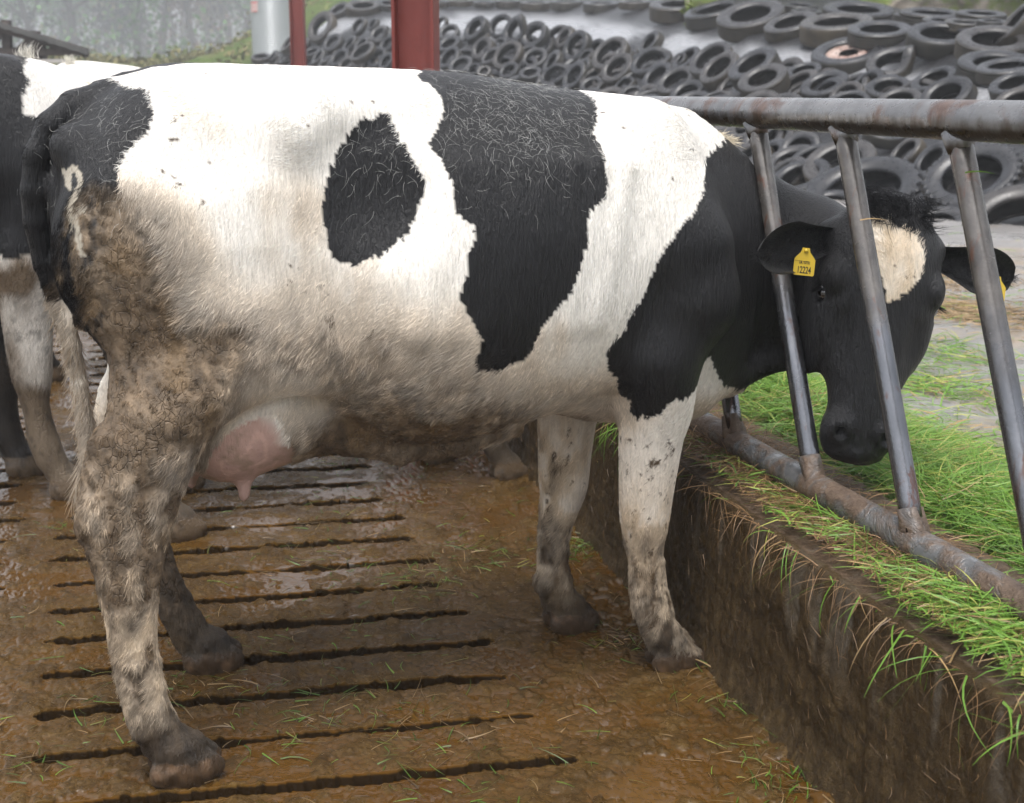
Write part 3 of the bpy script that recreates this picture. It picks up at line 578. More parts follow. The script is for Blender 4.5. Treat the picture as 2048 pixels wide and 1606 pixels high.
for (x0, y0, x1, y1) in ((40, 96, 66, 74), (88, 100, 74, 74), (-20, 100, 6, 60), (100, 102, 118, 88)): beam('brace', at(x0, y0, YS+.3), at(x1, y1, YS+.3), 0.1, 0.09, M_TIM, sh)
m = NT('shed_back_cladding'); ob = m.obj(); m.set(color=m.ramp(m.noise(1.5, 4, 0.6, m.mapv(ob, (4, 1, 0.3))), [(0.3, (0.05, 0.042, 0.035)), (0.7, (0.10, 0.085, 0.07))]), rough=0.9)
p0 = at(-400, 60, YS+8.5); V, Fc = box(((p0[0] + at(90, 60, YS+8.5)[0])/2, YS+8.5, 1.1), (at(90, 60, YS+8.5)[0] - p0[0], 0.1, 2.6)); mkmesh('back_wall', local(V, sh), Fc, [m.m], sh, smooth=False)
tag(sh, 'low open timber shed with a grey sloping roof at the far left', 'shed')
pb = at(100, 122, 20.0); V, Fc = box((pb[0], 20, pb[2]), (0.36, 0.06, 0.055)); o = beam('rail_plank', (0, 0, 0), (0.1, 0, 0), .01, .01, M_TIM, sh); bpy.data.objects.remove(o)
m = NT('pale_plank'); m.set(color=(0.42, 0.40, 0.38), rough=0.6)
ga = empty('field_gate', (pb[0], 20, 0))
for nm, c, s in (('gate_bar', (pb[0], 20, pb[2]), (0.42, 0.05, 0.05)), ('gate_bar', (pb[0], 20, pb[2]-0.3), (0.42, 0.05, 0.05)), ('gate_post', (pb[0]+0.17, 20.06, pb[2]/2-0.12), (0.05, 0.05, pb[2]+0.15)), ('gate_post', (pb[0]-0.17, 20.06, pb[2]/2-0.12), (0.05, 0.05, pb[2]+0.15))):
    V, Fc = box(c, s); mkmesh(nm, local(V, ga), Fc, [m.m], ga, smooth=False)
tag(ga, 'pale plank gate beside the shed, just above the white shoulder of the left cow', 'gate')

# ---- trees in the mist
def leafmat(name, c0, c1):
    m = NT(name); g_ = m.n('NewGeometry')
    m.set(color=m.ramp(g_.outputs['Random Per Island'], [(0.0, c0), (1.0, c1)]), rough=0.8, spec=0.2); return m.m
LM = [leafmat('leaf_green', (0.05, 0.12, 0.03), (0.13, 0.25, 0.075)), leafmat('leaf_olive', (0.09, 0.09, 0.035), (0.24, 0.21, 0.09)), leafmat('leaf_rust', (0.08, 0.05, 0.04), (0.17, 0.11, 0.08)), leafmat('leaf_dark', (0.010, 0.020, 0.010), (0.028, 0.045, 0.022))]
m = NT('bark'); m.set(color=(0.07, 0.06, 0.05), rough=0.9); M_BARK = m.m
def cards(P, size, jitter=0.5):
    n = len(P); a = rng.normal(size=(n, 3)); a /= np.linalg.norm(a, axis=1)[:, None]; b = np.cross(a, rng.normal(size=(n, 3))); b /= np.linalg.norm(b, axis=1)[:, None] + 1e-9
    s = size*(1 + jitter*rng.uniform(-1, 1, n))[:, None]; q = np.stack([P - a*s, P - b*s*0.55, P + a*s, P + b*s*0.55], 1).reshape(-1, 3)
    return q, np.arange(4*n).reshape(n, 4)
def tree(x, y, z0, H, crown, leaves, mat, label, group, sparse=1.0):
    o = empty('tree', (x, y, z0)); tv = []; tips = []
    def limb(p, d, L, r, lev):
        q = p.copy(); pts = [p]
        for s_ in range(4): d = d + np.array([rnd.uniform(-.18, .18), rnd.uniform(-.18, .18), rnd.uniform(-.02, .12)]); d /= np.linalg.norm(d); q = q + d*L/4; pts.append(q)
        tv.append(tube(pts, np.linspace(r, r*0.45, 5), 6)); 
        if lev >= 1: tips.extend([pts[2], pts[3], pts[4]])
        if lev < 3:
            for c_ in range(3 if lev else 7):
                k = rnd.choice(pts[1:] if lev else pts[2:]); nd = d*0.4 + np.array([rnd.uniform(-1, 1), rnd.uniform(-1, 1), rnd.uniform(-.1, .8)]); nd /= np.linalg.norm(nd); limb(k, nd, L*rnd.uniform(.42, .62), r*0.42, lev + 1)
    limb(np.zeros(3), np.array([0, 0, 1.0]), H*0.62, H*0.026, 0)
    V, Fc = merge(tv); mkmesh('trunk', V, Fc, [M_BARK], o)
    T = np.array(tips); ci = rng.integers(0, len(T), leaves); P = T[ci] + rng.normal(size=(leaves, 3))*crown*0.10
    low = int(leaves*0.12); P[:low] = np.stack([rng.normal(0, crown*0.6, low), rng.normal(0, crown*0.6, low), rng.uniform(0.0, H*0.35, low)], 1)
    V, Fc = cards(P, 0.36); mkmesh('crown', V, Fc, [mat], o, smooth=False); tag(o, label, 'tree', group)
spots = [(-30, 122, 19, 3), (20, 140, 21, 0), (75, 120, 19, 3), (110, 150, 21, 0), (160, 130, 20, 1), (205, 160, 23, 0), (275, 112, 19, 0), (240, 140, 20, 3), (320, 135, 20, 2), (350, 165, 23, 0), (395, 130, 19, 2), (440, 150, 23, 1), (470, 165, 21, 2), (500, 140, 20, 0), (540, 170, 22, 2), (60, 180, 26, 1), (300, 185, 26, 2), (130, 190, 26, 3), (420, 190, 26, 0), (220, 200, 28, 2), (370, 205, 28, 3), (480, 205, 28, 1)]
TLAB = {0: 'misty green broadleaf tree on the hillside behind the shed and silo', 1: 'misty olive-yellow tree on the hillside left of the silo', 2: 'misty rust-brown thin tree on the hillside left of the silo', 3: 'dark misty evergreen tree just above the shed'}
for i, (px, Yt, H, k) in enumerate(spots):
    Yt *= 1.5; H *= [1.45, 0.95, 1.2, 0.8][i % 4]
    p = at(px, 130, Yt); big = (px == 275)
    tree(p[0], Yt, 0.4 + 0.030*(Yt - 100), H, 12.0, 4200 if big else 2400, LM[k], 'tall round pale green tree standing out of the mist in the middle of the hillside' if big else TLAB[k], None if big else 'trees in the mist ' + ['green', 'olive', 'rust', 'evergreen'][k])
# undergrowth on the bank
n = 42000; P = np.stack([rng.uniform(-30, 8, n), rng.uniform(44, 76, n), np.zeros(n)], 1)
hb_ = bpy.data.objects['hill'].data; hv = np.empty(len(hb_.vertices)*3, np.float32); hb_.vertices.foreach_get('co', hv); hv = hv.reshape(nx, ny, 3)
ix = np.clip(((P[:, 0] + 40)/70*(nx-1)), 0, nx-1).astype(int); iy = np.clip((P[:, 1] - 42)/60*(ny-1), 0, ny-1).astype(int)
cl = fbm(P[:, 0]*0.45, P[:, 1]*0.3, 0, 3, 44); P[:, 2] = hv[ix, iy, 2] + np.abs(rng.normal(0, 0.25, n))*(0.4 + 2.0*np.maximum(cl, 0)); P = P[cl > -0.35]
half = vnoise(P[:, 0]*0.3, P[:, 1]*0.3, 5, 6) > 0
for msk, mt, nm in ((half, LM[1], 'bank_scrub'), (~half, leafmat('leaf_fresh', (0.08, 0.11, 0.03), (0.19, 0.21, 0.06)), 'bank_herbage')):
    V, Fc = cards(P[msk], 0.13); o = mkmesh(nm, V, Fc, [mt], smooth=False); tag(o, kind='stuff')
# tufts on the rubble wall
n = 9000; u = rng.uniform(0, 1, n); v = rng.uniform(0, 1, n); P = q0 + (q1 - q0)*u[:, None] + np.stack([-0.25*v, 0.5*v - 0.3, -1.0 + 3.2*v], 1); P = P[vnoise(P[:, 0]*0.9, P[:, 2]*1.4, 0, 61) > 0.15]
V, Fc = cards(P + rng.normal(0, 0.06, P.shape), 0.09); o = mkmesh('wall_herbage', V, Fc, [leafmat('leaf_moss', (0.06, 0.10, 0.015), (0.20, 0.24, 0.05))], smooth=False); tag(o, kind='stuff')

# ---- cut grass
def blades(P, hd, L, w, tilt, curl, cols, seg=4, name='cut_grass', mat=None, gravity=None):
    """ribbons: P start, hd heading angle, L length, w width, tilt rise at the start, curl droop"""
    n = len(P); t = np.linspace(0, 1, seg + 1); ang = tilt[:, None] - curl[:, None]*t[None, :]
    ds = L[:, None]/seg; dx = np.cos(ang)*ds; dz = np.sin(ang)*ds
    r = np.concatenate([np.zeros((n, 1)), np.cumsum(dx[:, :-1], 1)], 1); z = np.concatenate([np.zeros((n, 1)), np.cumsum(dz[:, :-1], 1)], 1)
    bend = hd[:, None] + rng.normal(0, 0.30, n)[:, None]*t[None, :]
    C = np.stack([P[:, 0, None] + r*np.cos(bend), P[:, 1, None] + r*np.sin(bend), P[:, 2, None] + z], -1)
    rollv = rng.uniform(-0.9, 0.9, n)[:, None]; sd = np.stack([-np.sin(bend)*np.cos(rollv), np.cos(bend)*np.cos(rollv), np.sin(rollv) + 0*bend], -1)
    ww = (w[:, None]*(1 - 0.85*t**2)[None, :])[..., None]
    V = np.stack([C - sd*ww, C + sd*ww], 2).reshape(-1, 3)
    base = (np.arange(n)*(seg+1)*2)[:, None] + (np.arange(seg)*2)[None, :]; Fc = np.stack([base, base+1, base+3, base+2], -1).reshape(-1, 4)
    col = np.repeat(cols, (seg+1)*2, 0); return mkmesh(name, V, Fc, [mat], attrs=dict(col=col))
m = NT('grass_blades'); bs = m.b; cc = m.attr('col')
m.set(color=cc, rough=0.42, spec=0.45); tr = m.n('BsdfTranslucent'); m.l(cc, tr.inputs['Color']); mx = m.n('MixShader'); mx.inputs[0].default_value = 0.3
m.l(bs.outputs[0], mx.inputs[1]); m.l(tr.outputs[0], mx.inputs[2]); m.l(mx.outputs[0], m.t.nodes['Material Output'].inputs['Surface']); M_BLADE = m.m
G0, G1, GY, GS = np.array([0.10, 0.22, 0.025]), np.array([0.20, 0.36, 0.055]), np.array([0.40, 0.42, 0.10]), np.array([0.40, 0.27, 0.13])
def gcols(n, yellow=0.12, straw=0.05):
    u = rng.uniform(0, 1, (n, 1)); c = G0*(1-u) + G1*u; k = rng.uniform(0, 1, n); c[k < yellow] = GY*rng.uniform(0.8, 1.1, ((k < yellow).sum(), 1)); c[k > 1 - straw] = GS*rng.uniform(0.7, 1.2, ((k > 1 - straw).sum(), 1)); return c
def pile_h(t, n_): return PZ + 0.10*np.exp(-((n_ - 0.52)/0.20)**2)*(0.8 + 0.5*fbm(t*2.2, n_*3, 0, 3, 71)) + 0.03*np.exp(-((n_ - 0.75)/0.2)**2)

def strew(name, n, tr, fn_n, zfn, L, w, tilt, curl, cols, label=None, kind='stuff', hd=None):
    t = rng.uniform(*tr, n); nn = fn_n(n, t); x, y = kerb_xy(t, nn); z = zfn(t, nn)
    P = np.stack([x, y, z], 1); h_ = rng.uniform(0, 2*math.pi, n) if hd is None else hd(n)
    o = blades(P, h_, rng.uniform(L[0], L[1], n), rng.uniform(w[0], w[1], n), rng.uniform(tilt[0], tilt[1], n), rng.uniform(curl[0], curl[1], n), cols, name=name, mat=M_BLADE)
    tag(o, label, kind=kind); return o
# mound of cut grass along the passage side of the barrier
TT, NN = np.meshgrid(np.linspace(-2.2, 9, 300), np.linspace(0.30, 1.0, 40), indexing='ij'); X, Y = kerb_xy(TT, NN)
edge = 0.80 + 0.08*vnoise(TT*1.8, 0, 0, 91) + 0.05*vnoise(TT*6, 0, 0, 92)
Zp = PZ - 0.01 + np.maximum(pile_h(TT, NN) - PZ, 0)*sst(0.06, -0.12, NN - edge) + 0.015*fbm(TT*14, NN*14, 0, 3, 93)*sst(0.02, -0.1, NN - edge) - 0.02*sst(-0.02, 0.06, NN - edge)
m = NT('grass_mound'); ob = m.obj(); m.set(color=m.ramp(m.noise(40, 5, 0.7, ob), [(0.3, (0.05, 0.10, 0.015)), (0.7, (0.16, 0.25, 0.05))]), rough=0.8, normal=m.bump(m.noise(60, 4, 0.7, ob), 0.02, 1.0)); 
tag(mkmesh('cut_grass', np.stack([X, Y, Zp], -1).reshape(-1, 3), grid_faces(300, 40)[:, ::-1].copy(), [m.m]), kind='stuff')
zp = lambda t, n_: np.interp(n_, [0, 0.379, 0.38], [0.46, 0.46, PZ])*0 + np.maximum(pile_h(t, n_), PZ) + rng.uniform(-0.01, 0.02, len(t))
def nn_pile(n, t):
    e = 0.80 + 0.08*vnoise(t*1.8, 0, 0, 91) + 0.05*vnoise(t*6, 0, 0, 92); return 0.40 + (e - 0.40)*rng.beta(1.0, 1.15, n)
strew('cut_grass', 44000, (-1.6, 4.5), nn_pile, zp, (0.05, 0.17), (0.0009, 0.0020), (-0.1, 0.5), (0.0, 0.7), gcols(44000, 0.15, 0.05), hd=lambda n: rng.normal(math.atan2(KN[1], KN[0]), 1.6, n))
strew('cut_grass', 9000, (4.5, 12), nn_pile, zp, (0.10, 0.28), (0.003, 0.006), (-0.05, 0.7), (0.1, 1.5), gcols(9000, 0.15, 0.05))
# fringe and scattered tufts out on the concrete
pn = []; 
for (t_, n_, st, sn, k) in [(a_, b_, c_, d_, int(e_*.6)) for a_, b_, c_, d_, e_ in [(1.0, 0.92, .5, .05, 900), (0.3, 0.8, .5, .08, 700), (1.8, 1.32, .17, .10, 620), (2.38, 1.71, .22, .10, 520), (2.3, 1.35, .2, .12, 260), (1.06, 0.95, .16, .07, 500), (1.3, 1.15, .5, .25, 500), (3.2, 1.3, .8, .4, 800), (2.8, 2.4, .8, .5, 600), (5, 2, 1.5, 1, 900), (1.9, 0.95, .5, .10, 800)]]:
    pn.append(np.stack([rng.normal(t_, st, k), rng.normal(n_, sn, k)], 1))
pn = np.concatenate(pn); pn = pn[pn[:, 1] > 0.6]; k = len(pn); x, y = kerb_xy(pn[:, 0], pn[:, 1]); P = np.stack([x, y, np.full(k, PZ + 0.004) + rng.uniform(0, .012, k)], 1)
tag(blades(P, rng.uniform(0, 6.28, k), rng.uniform(.04, .15, k), rng.uniform(.0014, .003, k), rng.uniform(0, .35, k), rng.uniform(0, .6, k), gcols(k, .18, .12), name='scattered_grass', mat=M_BLADE), kind='stuff')
# straw streaks farther out
k = 2600; t = np.concatenate([rng.normal(3.3, .25, k//2), rng.normal(4.3, .3, k//2)]); n_ = np.concatenate([rng.normal(2.35, .18, k//2), rng.normal(2.6, .3, k//2)]); x, y = kerb_xy(t, n_)
tag(blades(np.stack([x, y, np.full(k, PZ+.005)], 1), rng.uniform(0, 6.28, k), rng.uniform(.04, .12, k), rng.uniform(.002, .004, k), rng.uniform(0, .2, k), rng.uniform(0, .3, k), np.array([.34, .24, .13])*rng.uniform(.6, 1.3, (k, 1)), name='scattered_straw', mat=M_BLADE), kind='stuff')
# on top of the kerb: a thick wad near the camera, thin wisps and straw further back
zt = lambda t, n_: 0.466 + 0.02*np.maximum(fbm(t*5, n_*6, 0, 4, 33) + .35, 0) + rng.uniform(0, .02, len(t))
zw = lambda t, n_: zt(t, n_) + 0.035*np.exp(-((t + 0.30)/0.22)**2)*np.exp(-((n_ - .10)/.10)**2)*rng.uniform(0, 1, len(t))
strew('strewn_grass', 3300, (0, 1), lambda n, t: rng.beta(1.3, 1.6, n)*0.26, lambda t, n_: zw(t, n_), (.06, .22), (.0012, .0028), (-.1, .6), (.2, 1.3), gcols(3300, .14, .10)) if False else None
def patch(name, n, tm, ts_, nm, ns_, L, w, tilt, curl, cols, hd=None, zf=zw, lo=0.02, hi=0.36):
    t = rng.normal(tm, ts_, n); nn = np.clip(rng.normal(nm, ns_, n), lo, hi); x, y = kerb_xy(t, nn); P = np.stack([x, y, zf(t, nn)], 1); kd = math.atan2(KN[1], KN[0])
    hd = hd or (lambda n: np.where(nn < .06, kd + rng.uniform(-1.4, 1.4, n), rng.uniform(0, 6.28, n)))
    o = blades(P, rng.uniform(0, 6.28, n) if hd is None else hd(n), rng.uniform(*L, n), rng.uniform(*w, n), rng.uniform(*tilt, n), rng.uniform(*curl, n), cols, name=name, mat=M_BLADE); tag(o, kind='stuff')
patch('strewn_grass', 1500, -0.33, .17, .12, .055, (.04, .14), (.0010, .0022), (-.05, .35), (0, .5), gcols(1500, .16, .08))
patch('strewn_grass', 650, -0.75, .25, .12, .055, (.04, .14), (.0010, .0022), (-.05, .35), (0, .5), gcols(650, .14, .10))
patch('strewn_grass', 500, 0.30, .16, .12, .05, (.04, .12), (.0010, .002), (-.05, .3), (0, .5), gcols(500, .18, .15))
patch('strewn_grass', 260, 0.75, .22, .10, .05, (.03, .11), (.0010, .0018), (-.05, .3), (0, .5), gcols(260, .2, .2))
patch('strewn_grass', 900, 2.3, 1.0, .12, .09, (.05, .15), (.0015, .0025), (-.05, .5), (.2, 1.1), gcols(900, .2, .25))
ST = lambda n: np.array([0.26, 0.155, 0.075])*rng.uniform(0.45, 1.35, (n, 1))
patch('dry_straw', 5200, 0.35, .75, .14, .08, (.03, .10), (.0006, .0013), (-.05, .35), (0, .8), ST(5200))
patch('dry_straw', 1500, 1.0, .15, .17, .05, (.04, .10), (.0007, .0014), (-.05, .7), (0, .8), ST(1500))
# hanging over the edge of the kerb face
def overhang(n, tm, ts_, cols, L, w, name):
    t = rng.normal(tm, ts_, n); x, y = kerb_xy(t, np.full(n, rng.uniform(-.002, .012))); face = math.atan2(-KN[1], -KN[0])
    o = blades(np.stack([x, y, np.full(n, .452)], 1), face + rng.normal(0, 1.2, n), rng.uniform(*L, n), rng.uniform(*w, n), rng.uniform(-1.2, .35, n), rng.uniform(.2, 1.9, n), cols, seg=6, name=name, mat=M_BLADE); tag(o, kind='stuff')
overhang(34, -0.35, .22, gcols(34, .1, .15), (.05, .18), (.0011, .0024), 'hanging_grass')
overhang(28, 0.35, .30, gcols(28, .1, .3), (.05, .16), (.001, .002), 'hanging_grass')
overhang(60, 1.42, .12, gcols(60, .05, .05), (.08, .20), (.0014, .0024), 'hanging_grass')
overhang(330, 0.1, .8, ST(330), (.03, .16), (.0005, .0010), 'hanging_straw')
# bits of dry stalk stuck to the face
k = 1100; t = rng.uniform(-1.2, 3, k); z = rng.uniform(.02, .44, k); x, y = kerb_xy(t, np.full(k, -.022) - .006*rng.uniform(0, 1, k)); face = math.atan2(KD[1], KD[0])
tag(blades(np.stack([x, y, z], 1), face + rng.choice([0, math.pi], k) + rng.normal(0, .25, k), rng.uniform(.010, .045, k), rng.uniform(.0004, .0008, k), rng.uniform(-1.5, 1.5, k), rng.uniform(-.5, .5, k), ST(k)*rng.uniform(.25, .8, (k, 1)), name='stuck_straw', mat=M_BLADE), kind='stuff')
# bits of grass trodden into the slurry
spts = [(ground(px, py)[0], ground(px, py)[1], s_, q) for px, py, s_, q in [(1580, 1560, .07, 90), (1500, 1420, .05, 30), (1590, 1450, .04, 20), (1150, 1110, .06, 70), (1180, 1090, .05, 60), (950, 1110, .10, 60), (830, 1170, .07, 50), (650, 1130, .1, 30), (640, 1050, .06, 15), (800, 1450, .06, 30), (680, 1390, .07, 25), (560, 1460, .07, 25), (360, 1385, .06, 25), (60, 1525, .04, 16), (200, 1390, .08, 20), (890, 1500, .07, 20), (1440, 1370, .06, 40), (1330, 1220, .04, 30), (560, 1300, .15, 30), (1050, 1560, .1, 20), (700, 950, .15, 50), (130, 1060, .05, 15), (1230, 1290, .05, 25)]]
P = np.concatenate([np.stack([rng.normal(x, s_, q*2), rng.normal(y, s_*1.2, q*2), np.full(q*2, .006)], 1) for x, y, s_, q in spts] + [np.stack([rng.uniform(-1.4, .6, 600), rng.uniform(2.2, 5.5, 600), np.full(600, .004)], 1)])
P = P[P[:, 0] < WX(P[:, 1]) - .01]; k = len(P); P[:, 2] = floor_h(P[:, 0], P[:, 1])[0] + rng.uniform(.001, .008, k); P = P[P[:, 2] > -.02]; k = len(P)
tag(blades(P, rng.uniform(0, 6.28, k), rng.uniform(.015, .085, k), rng.uniform(.0007, .0018, k), rng.uniform(-.05, .3, k), rng.uniform(0, .6, k), gcols(k, .10, .40)*rng.uniform(.2, .8, (k, 1)), name='trodden_grass', mat=M_BLADE), kind='stuff')
# a few blades caught on the rail and bars
def caught(pts_):
    P = np.array([p for p, _, _ in pts_]); k = len(P)
    tag(blades(P, np.array([h for _, h, _ in pts_]), np.array([l for _, _, l in pts_]), np.full(k, .0018), np.full(k, .15), np.full(k, .5), gcols(k, .2, .1), name='caught_grass', mat=M_BLADE), kind='stuff')
caught([(at(1730, 214, 2.83), 0.5, .09), (at(1760, 204, 2.80), 0.1, .08), (at(1790, 202, 2.75), -.2, .07), (at(2010, 235, 2.38), .4, .06), (at(1720, 440, 2.72), .1, .06), (at(1930, 345, 2.40), 0, .05)])

# ---------------------------------------------------------------- animals: implicit surface -> mesh
class Field:
    def __init__(s, lo, hi, h):
        s.lo = np.array(lo, float); s.h = h
        s.n = (np.ceil((np.array(hi) - s.lo) / h)).astype(int) + 1
        s.D = np.full(s.n, 0.25, np.float32)
    def reg(s, lo, hi):
        a = np.clip(np.floor((np.array(lo) - s.lo) / s.h).astype(int), 0, s.n)
        b = np.clip(np.ceil((np.array(hi) - s.lo) / s.h).astype(int) + 1, 0, s.n)
        sl = tuple(slice(i, j) for i, j in zip(a, b))
        ax = [(s.lo[i] + s.h * np.arange(a[i], b[i])).astype(np.float32) for i in range(3)]
        return sl, ax[0][:, None, None], ax[1][None, :, None], ax[2][None, None, :]
    def add(s, fn, lo, hi, k=0.03, sub=False):
        m = k + 2 * s.h
        sl, x, y, z = s.reg(np.array(lo) - m, np.array(hi) + m)
        d = fn(x, y, z).astype(np.float32); D = s.D[sl]
        if D.size == 0: return
        if sub:
            hh = np.maximum(k - np.abs(D + d), 0) / k
            s.D[sl] = np.maximum(D, -d) + hh * hh * k * 0.25
        else:
            hh = np.maximum(k - np.abs(D - d), 0) / k
            s.D[sl] = np.minimum(D, d) - hh * hh * k * 0.25
    def ell(s, c, r, k=0.03, M=None, sub=False):
        c = np.array(c, float); r = np.array(r, float); R = r.max()
        def fn(x, y, z):
            X, Y, Z = x - c[0], y - c[1], z - c[2]
            if M is not None:
                X, Y, Z = (M[0][0]*X + M[0][1]*Y + M[0][2]*Z, M[1][0]*X + M[1][1]*Y + M[1][2]*Z, M[2][0]*X + M[2][1]*Y + M[2][2]*Z)
            k0 = np.sqrt((X/r[0])**2 + (Y/r[1])**2 + (Z/r[2])**2)
            k1 = np.sqrt((X/r[0]**2)**2 + (Y/r[1]**2)**2 + (Z/r[2]**2)**2)
            return k0 * (k0 - 1) / np.maximum(k1, 1e-6)
        e = r if M is None else np.array([R, R, R])
        s.add(fn, c - e, c + e, k, sub)
    def cone(s, a, b, ra, rb, k=0.03, sub=False, sc=(1, 1, 1)):
        sc = np.array(sc, float); a = np.array(a, float); b = np.array(b, float)
        A = a / sc; B = b / sc; v = B - A; L2 = max(v @ v, 1e-9); R = max(ra, rb)
        def fn(x, y, z):
            X, Y, Z = x/sc[0] - A[0], y/sc[1] - A[1], z/sc[2] - A[2]
            t = np.clip((X*v[0] + Y*v[1] + Z*v[2]) / L2, 0, 1)
            return (np.sqrt((X - t*v[0])**2 + (Y - t*v[1])**2 + (Z - t*v[2])**2) - (ra + (rb - ra)*t)) * sc.min()
        s.add(fn, np.minimum(a, b) - R*sc, np.maximum(a, b) + R*sc, k, sub)
    def chain(s, P, k=0.03, sc=(1, 1, 1)):
        for p, q in zip(P[:-1], P[1:]): s.cone(p[:3], q[:3], p[3], q[3], k, sc=sc)
    def mesh(s, smooth=2):
        D = s.D; n = D.shape; neg = D < 0
        c = neg[:-1, :-1, :-1].astype(np.int8)
        for dx in (0, 1):
            for dy in (0, 1):
                for dz in (0, 1):
                    if dx or dy or dz: c = c + neg[dx:n[0]-1+dx, dy:n[1]-1+dy, dz:n[2]-1+dz]
        cells = np.argwhere((c > 0) & (c < 8)); idx = -np.ones(c.shape, np.int64)
        idx[tuple(cells.T)] = np.arange(len(cells))
        acc = np.zeros((len(cells), 3)); cnt = np.zeros(len(cells))
        cor = [(i, j, k) for i in (0, 1) for j in (0, 1) for k in (0, 1)]
        for a in cor:
            for ax in range(3):
                if a[ax]: continue
                b = list(a); b[ax] = 1
                da = D[tuple((cells + a).T)]; db = D[tuple((cells + b).T)]
                m = (da < 0) != (db < 0)
                t = np.where(m, da / np.where(m, da - db, 1), 0)
                p = np.array(a)[None, :] + t[:, None] * (np.array(b) - np.array(a))[None, :]
                acc += p * m[:, None]; cnt += m
        V = s.lo + s.h * (cells + acc / cnt[:, None])
        F = []
        for ax in range(3):
            o = [1, 1, 1]; o[ax] = 0
            sl0 = tuple(slice(o[i], n[i] - 1) for i in range(3))
            sl1 = tuple(slice(o[i] + (i == ax), n[i] - 1 + (i == ax)) for i in range(3))
            A = neg[sl0]; B = neg[sl1]; E = np.argwhere(A != B)
            fl = A[tuple(E.T)]; E = E + np.array(o)
            u, w = [(1, 2), (2, 0), (0, 1)][ax]
            eu = np.zeros(3, int); eu[u] = 1; ew = np.zeros(3, int); ew[w] = 1
            q = np.stack([idx[tuple((E - eu - ew).T)], idx[tuple((E - ew).T)], idx[tuple(E.T)], idx[tuple((E - eu).T)]], 1)
            F.append(np.where(fl[:, None], q, q[:, ::-1]))
        F = np.concatenate(F); F = F[(F >= 0).all(1)]
        for _ in range(smooth):
            S = np.zeros_like(V); N = np.zeros(len(V))
            for a, b in ((0, 1), (1, 2), (2, 3), (3, 0)):
                for p, q in ((a, b), (b, a)):
                    S += np.stack([np.bincount(F[:, p], V[F[:, q], i], len(V)) for i in range(3)], 1); N += np.bincount(F[:, p], minlength=len(V))
            V = V * 0.5 + 0.5 * S / np.maximum(N, 1)[:, None]
        return V, F

def smooth_tab(st, n=200, w=5):
    st = np.array(sorted(st), float); t = np.linspace(st[0, 0], st[-1, 0], n)
    cols = [np.interp(t, st[:, 0], st[:, i]) for i in range(1, st.shape[1])]
    k = np.exp(-0.5 * (np.arange(-3*w, 3*w+1) / w) ** 2); k /= k.sum()
    out = []
    for c in cols:
        e = np.concatenate([2*c[0] - c[3*w:0:-1], c, 2*c[-1] - c[-2:-3*w-2:-1]]); out.append(np.convolve(e, k, 'valid'))
    return t, out

def leg_loft(f, st, k=0.04, dy=0.0, dx=0.0, rot=0.0):
    """stations (z, cx, cy, rx, ry)"""
    t, (cx, cy, rx, ry) = smooth_tab(st, 200, 4)
    z0, z1 = t[0], t[-1]
    def fn(x, y, z):
        zz = z.ravel(); g = lambda c: np.interp(zz, t, c)[None, None, :]
        a, b = g(rx), g(ry)
        X = x - g(cx) - dx; Y = y - g(cy) - dy
        q = np.sqrt((X/a)**2 + (Y/b)**2); q1 = np.sqrt((X/a**2)**2 + (Y/b**2)**2)
        d = q * (q - 1) / np.maximum(q1, 1e-5)
        d = np.where(q < 0.3, -0.7*np.minimum(a, b), d)
        return np.maximum(d, np.maximum(z0 - z, z - z1))
    f.add(fn, (min(cx)-max(rx)+dx, min(cy)-max(ry)+dy, z0), (max(cx)+max(rx)+dx, max(cy)+max(ry)+dy, z1), k)

def hoof(f, x, y, yaw=0.0, s=1.0, dew=(-0.075, 0.125)):
    c, sn = math.cos(yaw), math.sin(yaw)
    R = [[c, sn, 0], [-sn, c, 0], [0, 0, 1]]
    P = lambda u, v, w: (x + u*c - v*sn, y + u*sn + v*c, w)
    for v in (-0.031, 0.031):
        a = -0.12 if v < 0 else 0.12
        c2, s2 = math.cos(yaw - a), math.sin(yaw - a); R2 = [[c2, s2, 0], [-s2, c2, 0], [0, 0, 1]]
        f.ell(P(0.012, v, 0.024*s), (0.072*s, 0.0285*s, 0.044*s), 0.003, R2)
        f.ell(P(-0.03, v, 0.028*s), (0.034*s, 0.027*s, 0.034*s), 0.006, R2)
    f.ell(P(0.055, 0, 0.02*s), (0.055, 0.0065, 0.050*s), 0.006, R, sub=True)
    f.ell(P(-0.005, 0, 0.070*s), (0.052*s, 0.050*s, 0.028*s), 0.02, R)
    for v in (-0.026, 0.026):
        f.ell(P(dew[0], v, dew[1]), (0.019, 0.015, 0.030), 0.010, R)

HN = [(1.0, -0.50, -0.12, 0.08, 0.03), (0.92, -0.50, -0.165, 0.12, 0.07), (0.85, -0.515, -0.20, 0.14, 0.095), (0.79, -0.54, -0.225, 0.13, 0.098), (0.736, -0.572, -0.24, 0.112, 0.085), (0.677, -0.602, -0.255, 0.1, 0.066), (0.627, -0.622, -0.262, 0.096, 0.056), (0.576, -0.640, -0.268, 0.092, 0.052), (0.525, -0.651, -0.272, 0.086, 0.050),
      (0.473, -0.654, -0.278, 0.074, 0.048), (0.42, -0.654, -0.282, 0.062, 0.042), (0.366, -0.654, -0.287, 0.052, 0.038), (0.312, -0.655, -0.291, 0.049, 0.036), (0.256, -0.65, -0.295, 0.047, 0.036), (0.2, -0.644, -0.299, 0.047, 0.038),
      (0.144, -0.634, -0.303, 0.051, 0.045), (0.10, -0.612, -0.306, 0.052, 0.046), (0.06, -0.594, -0.308, 0.052, 0.046)]
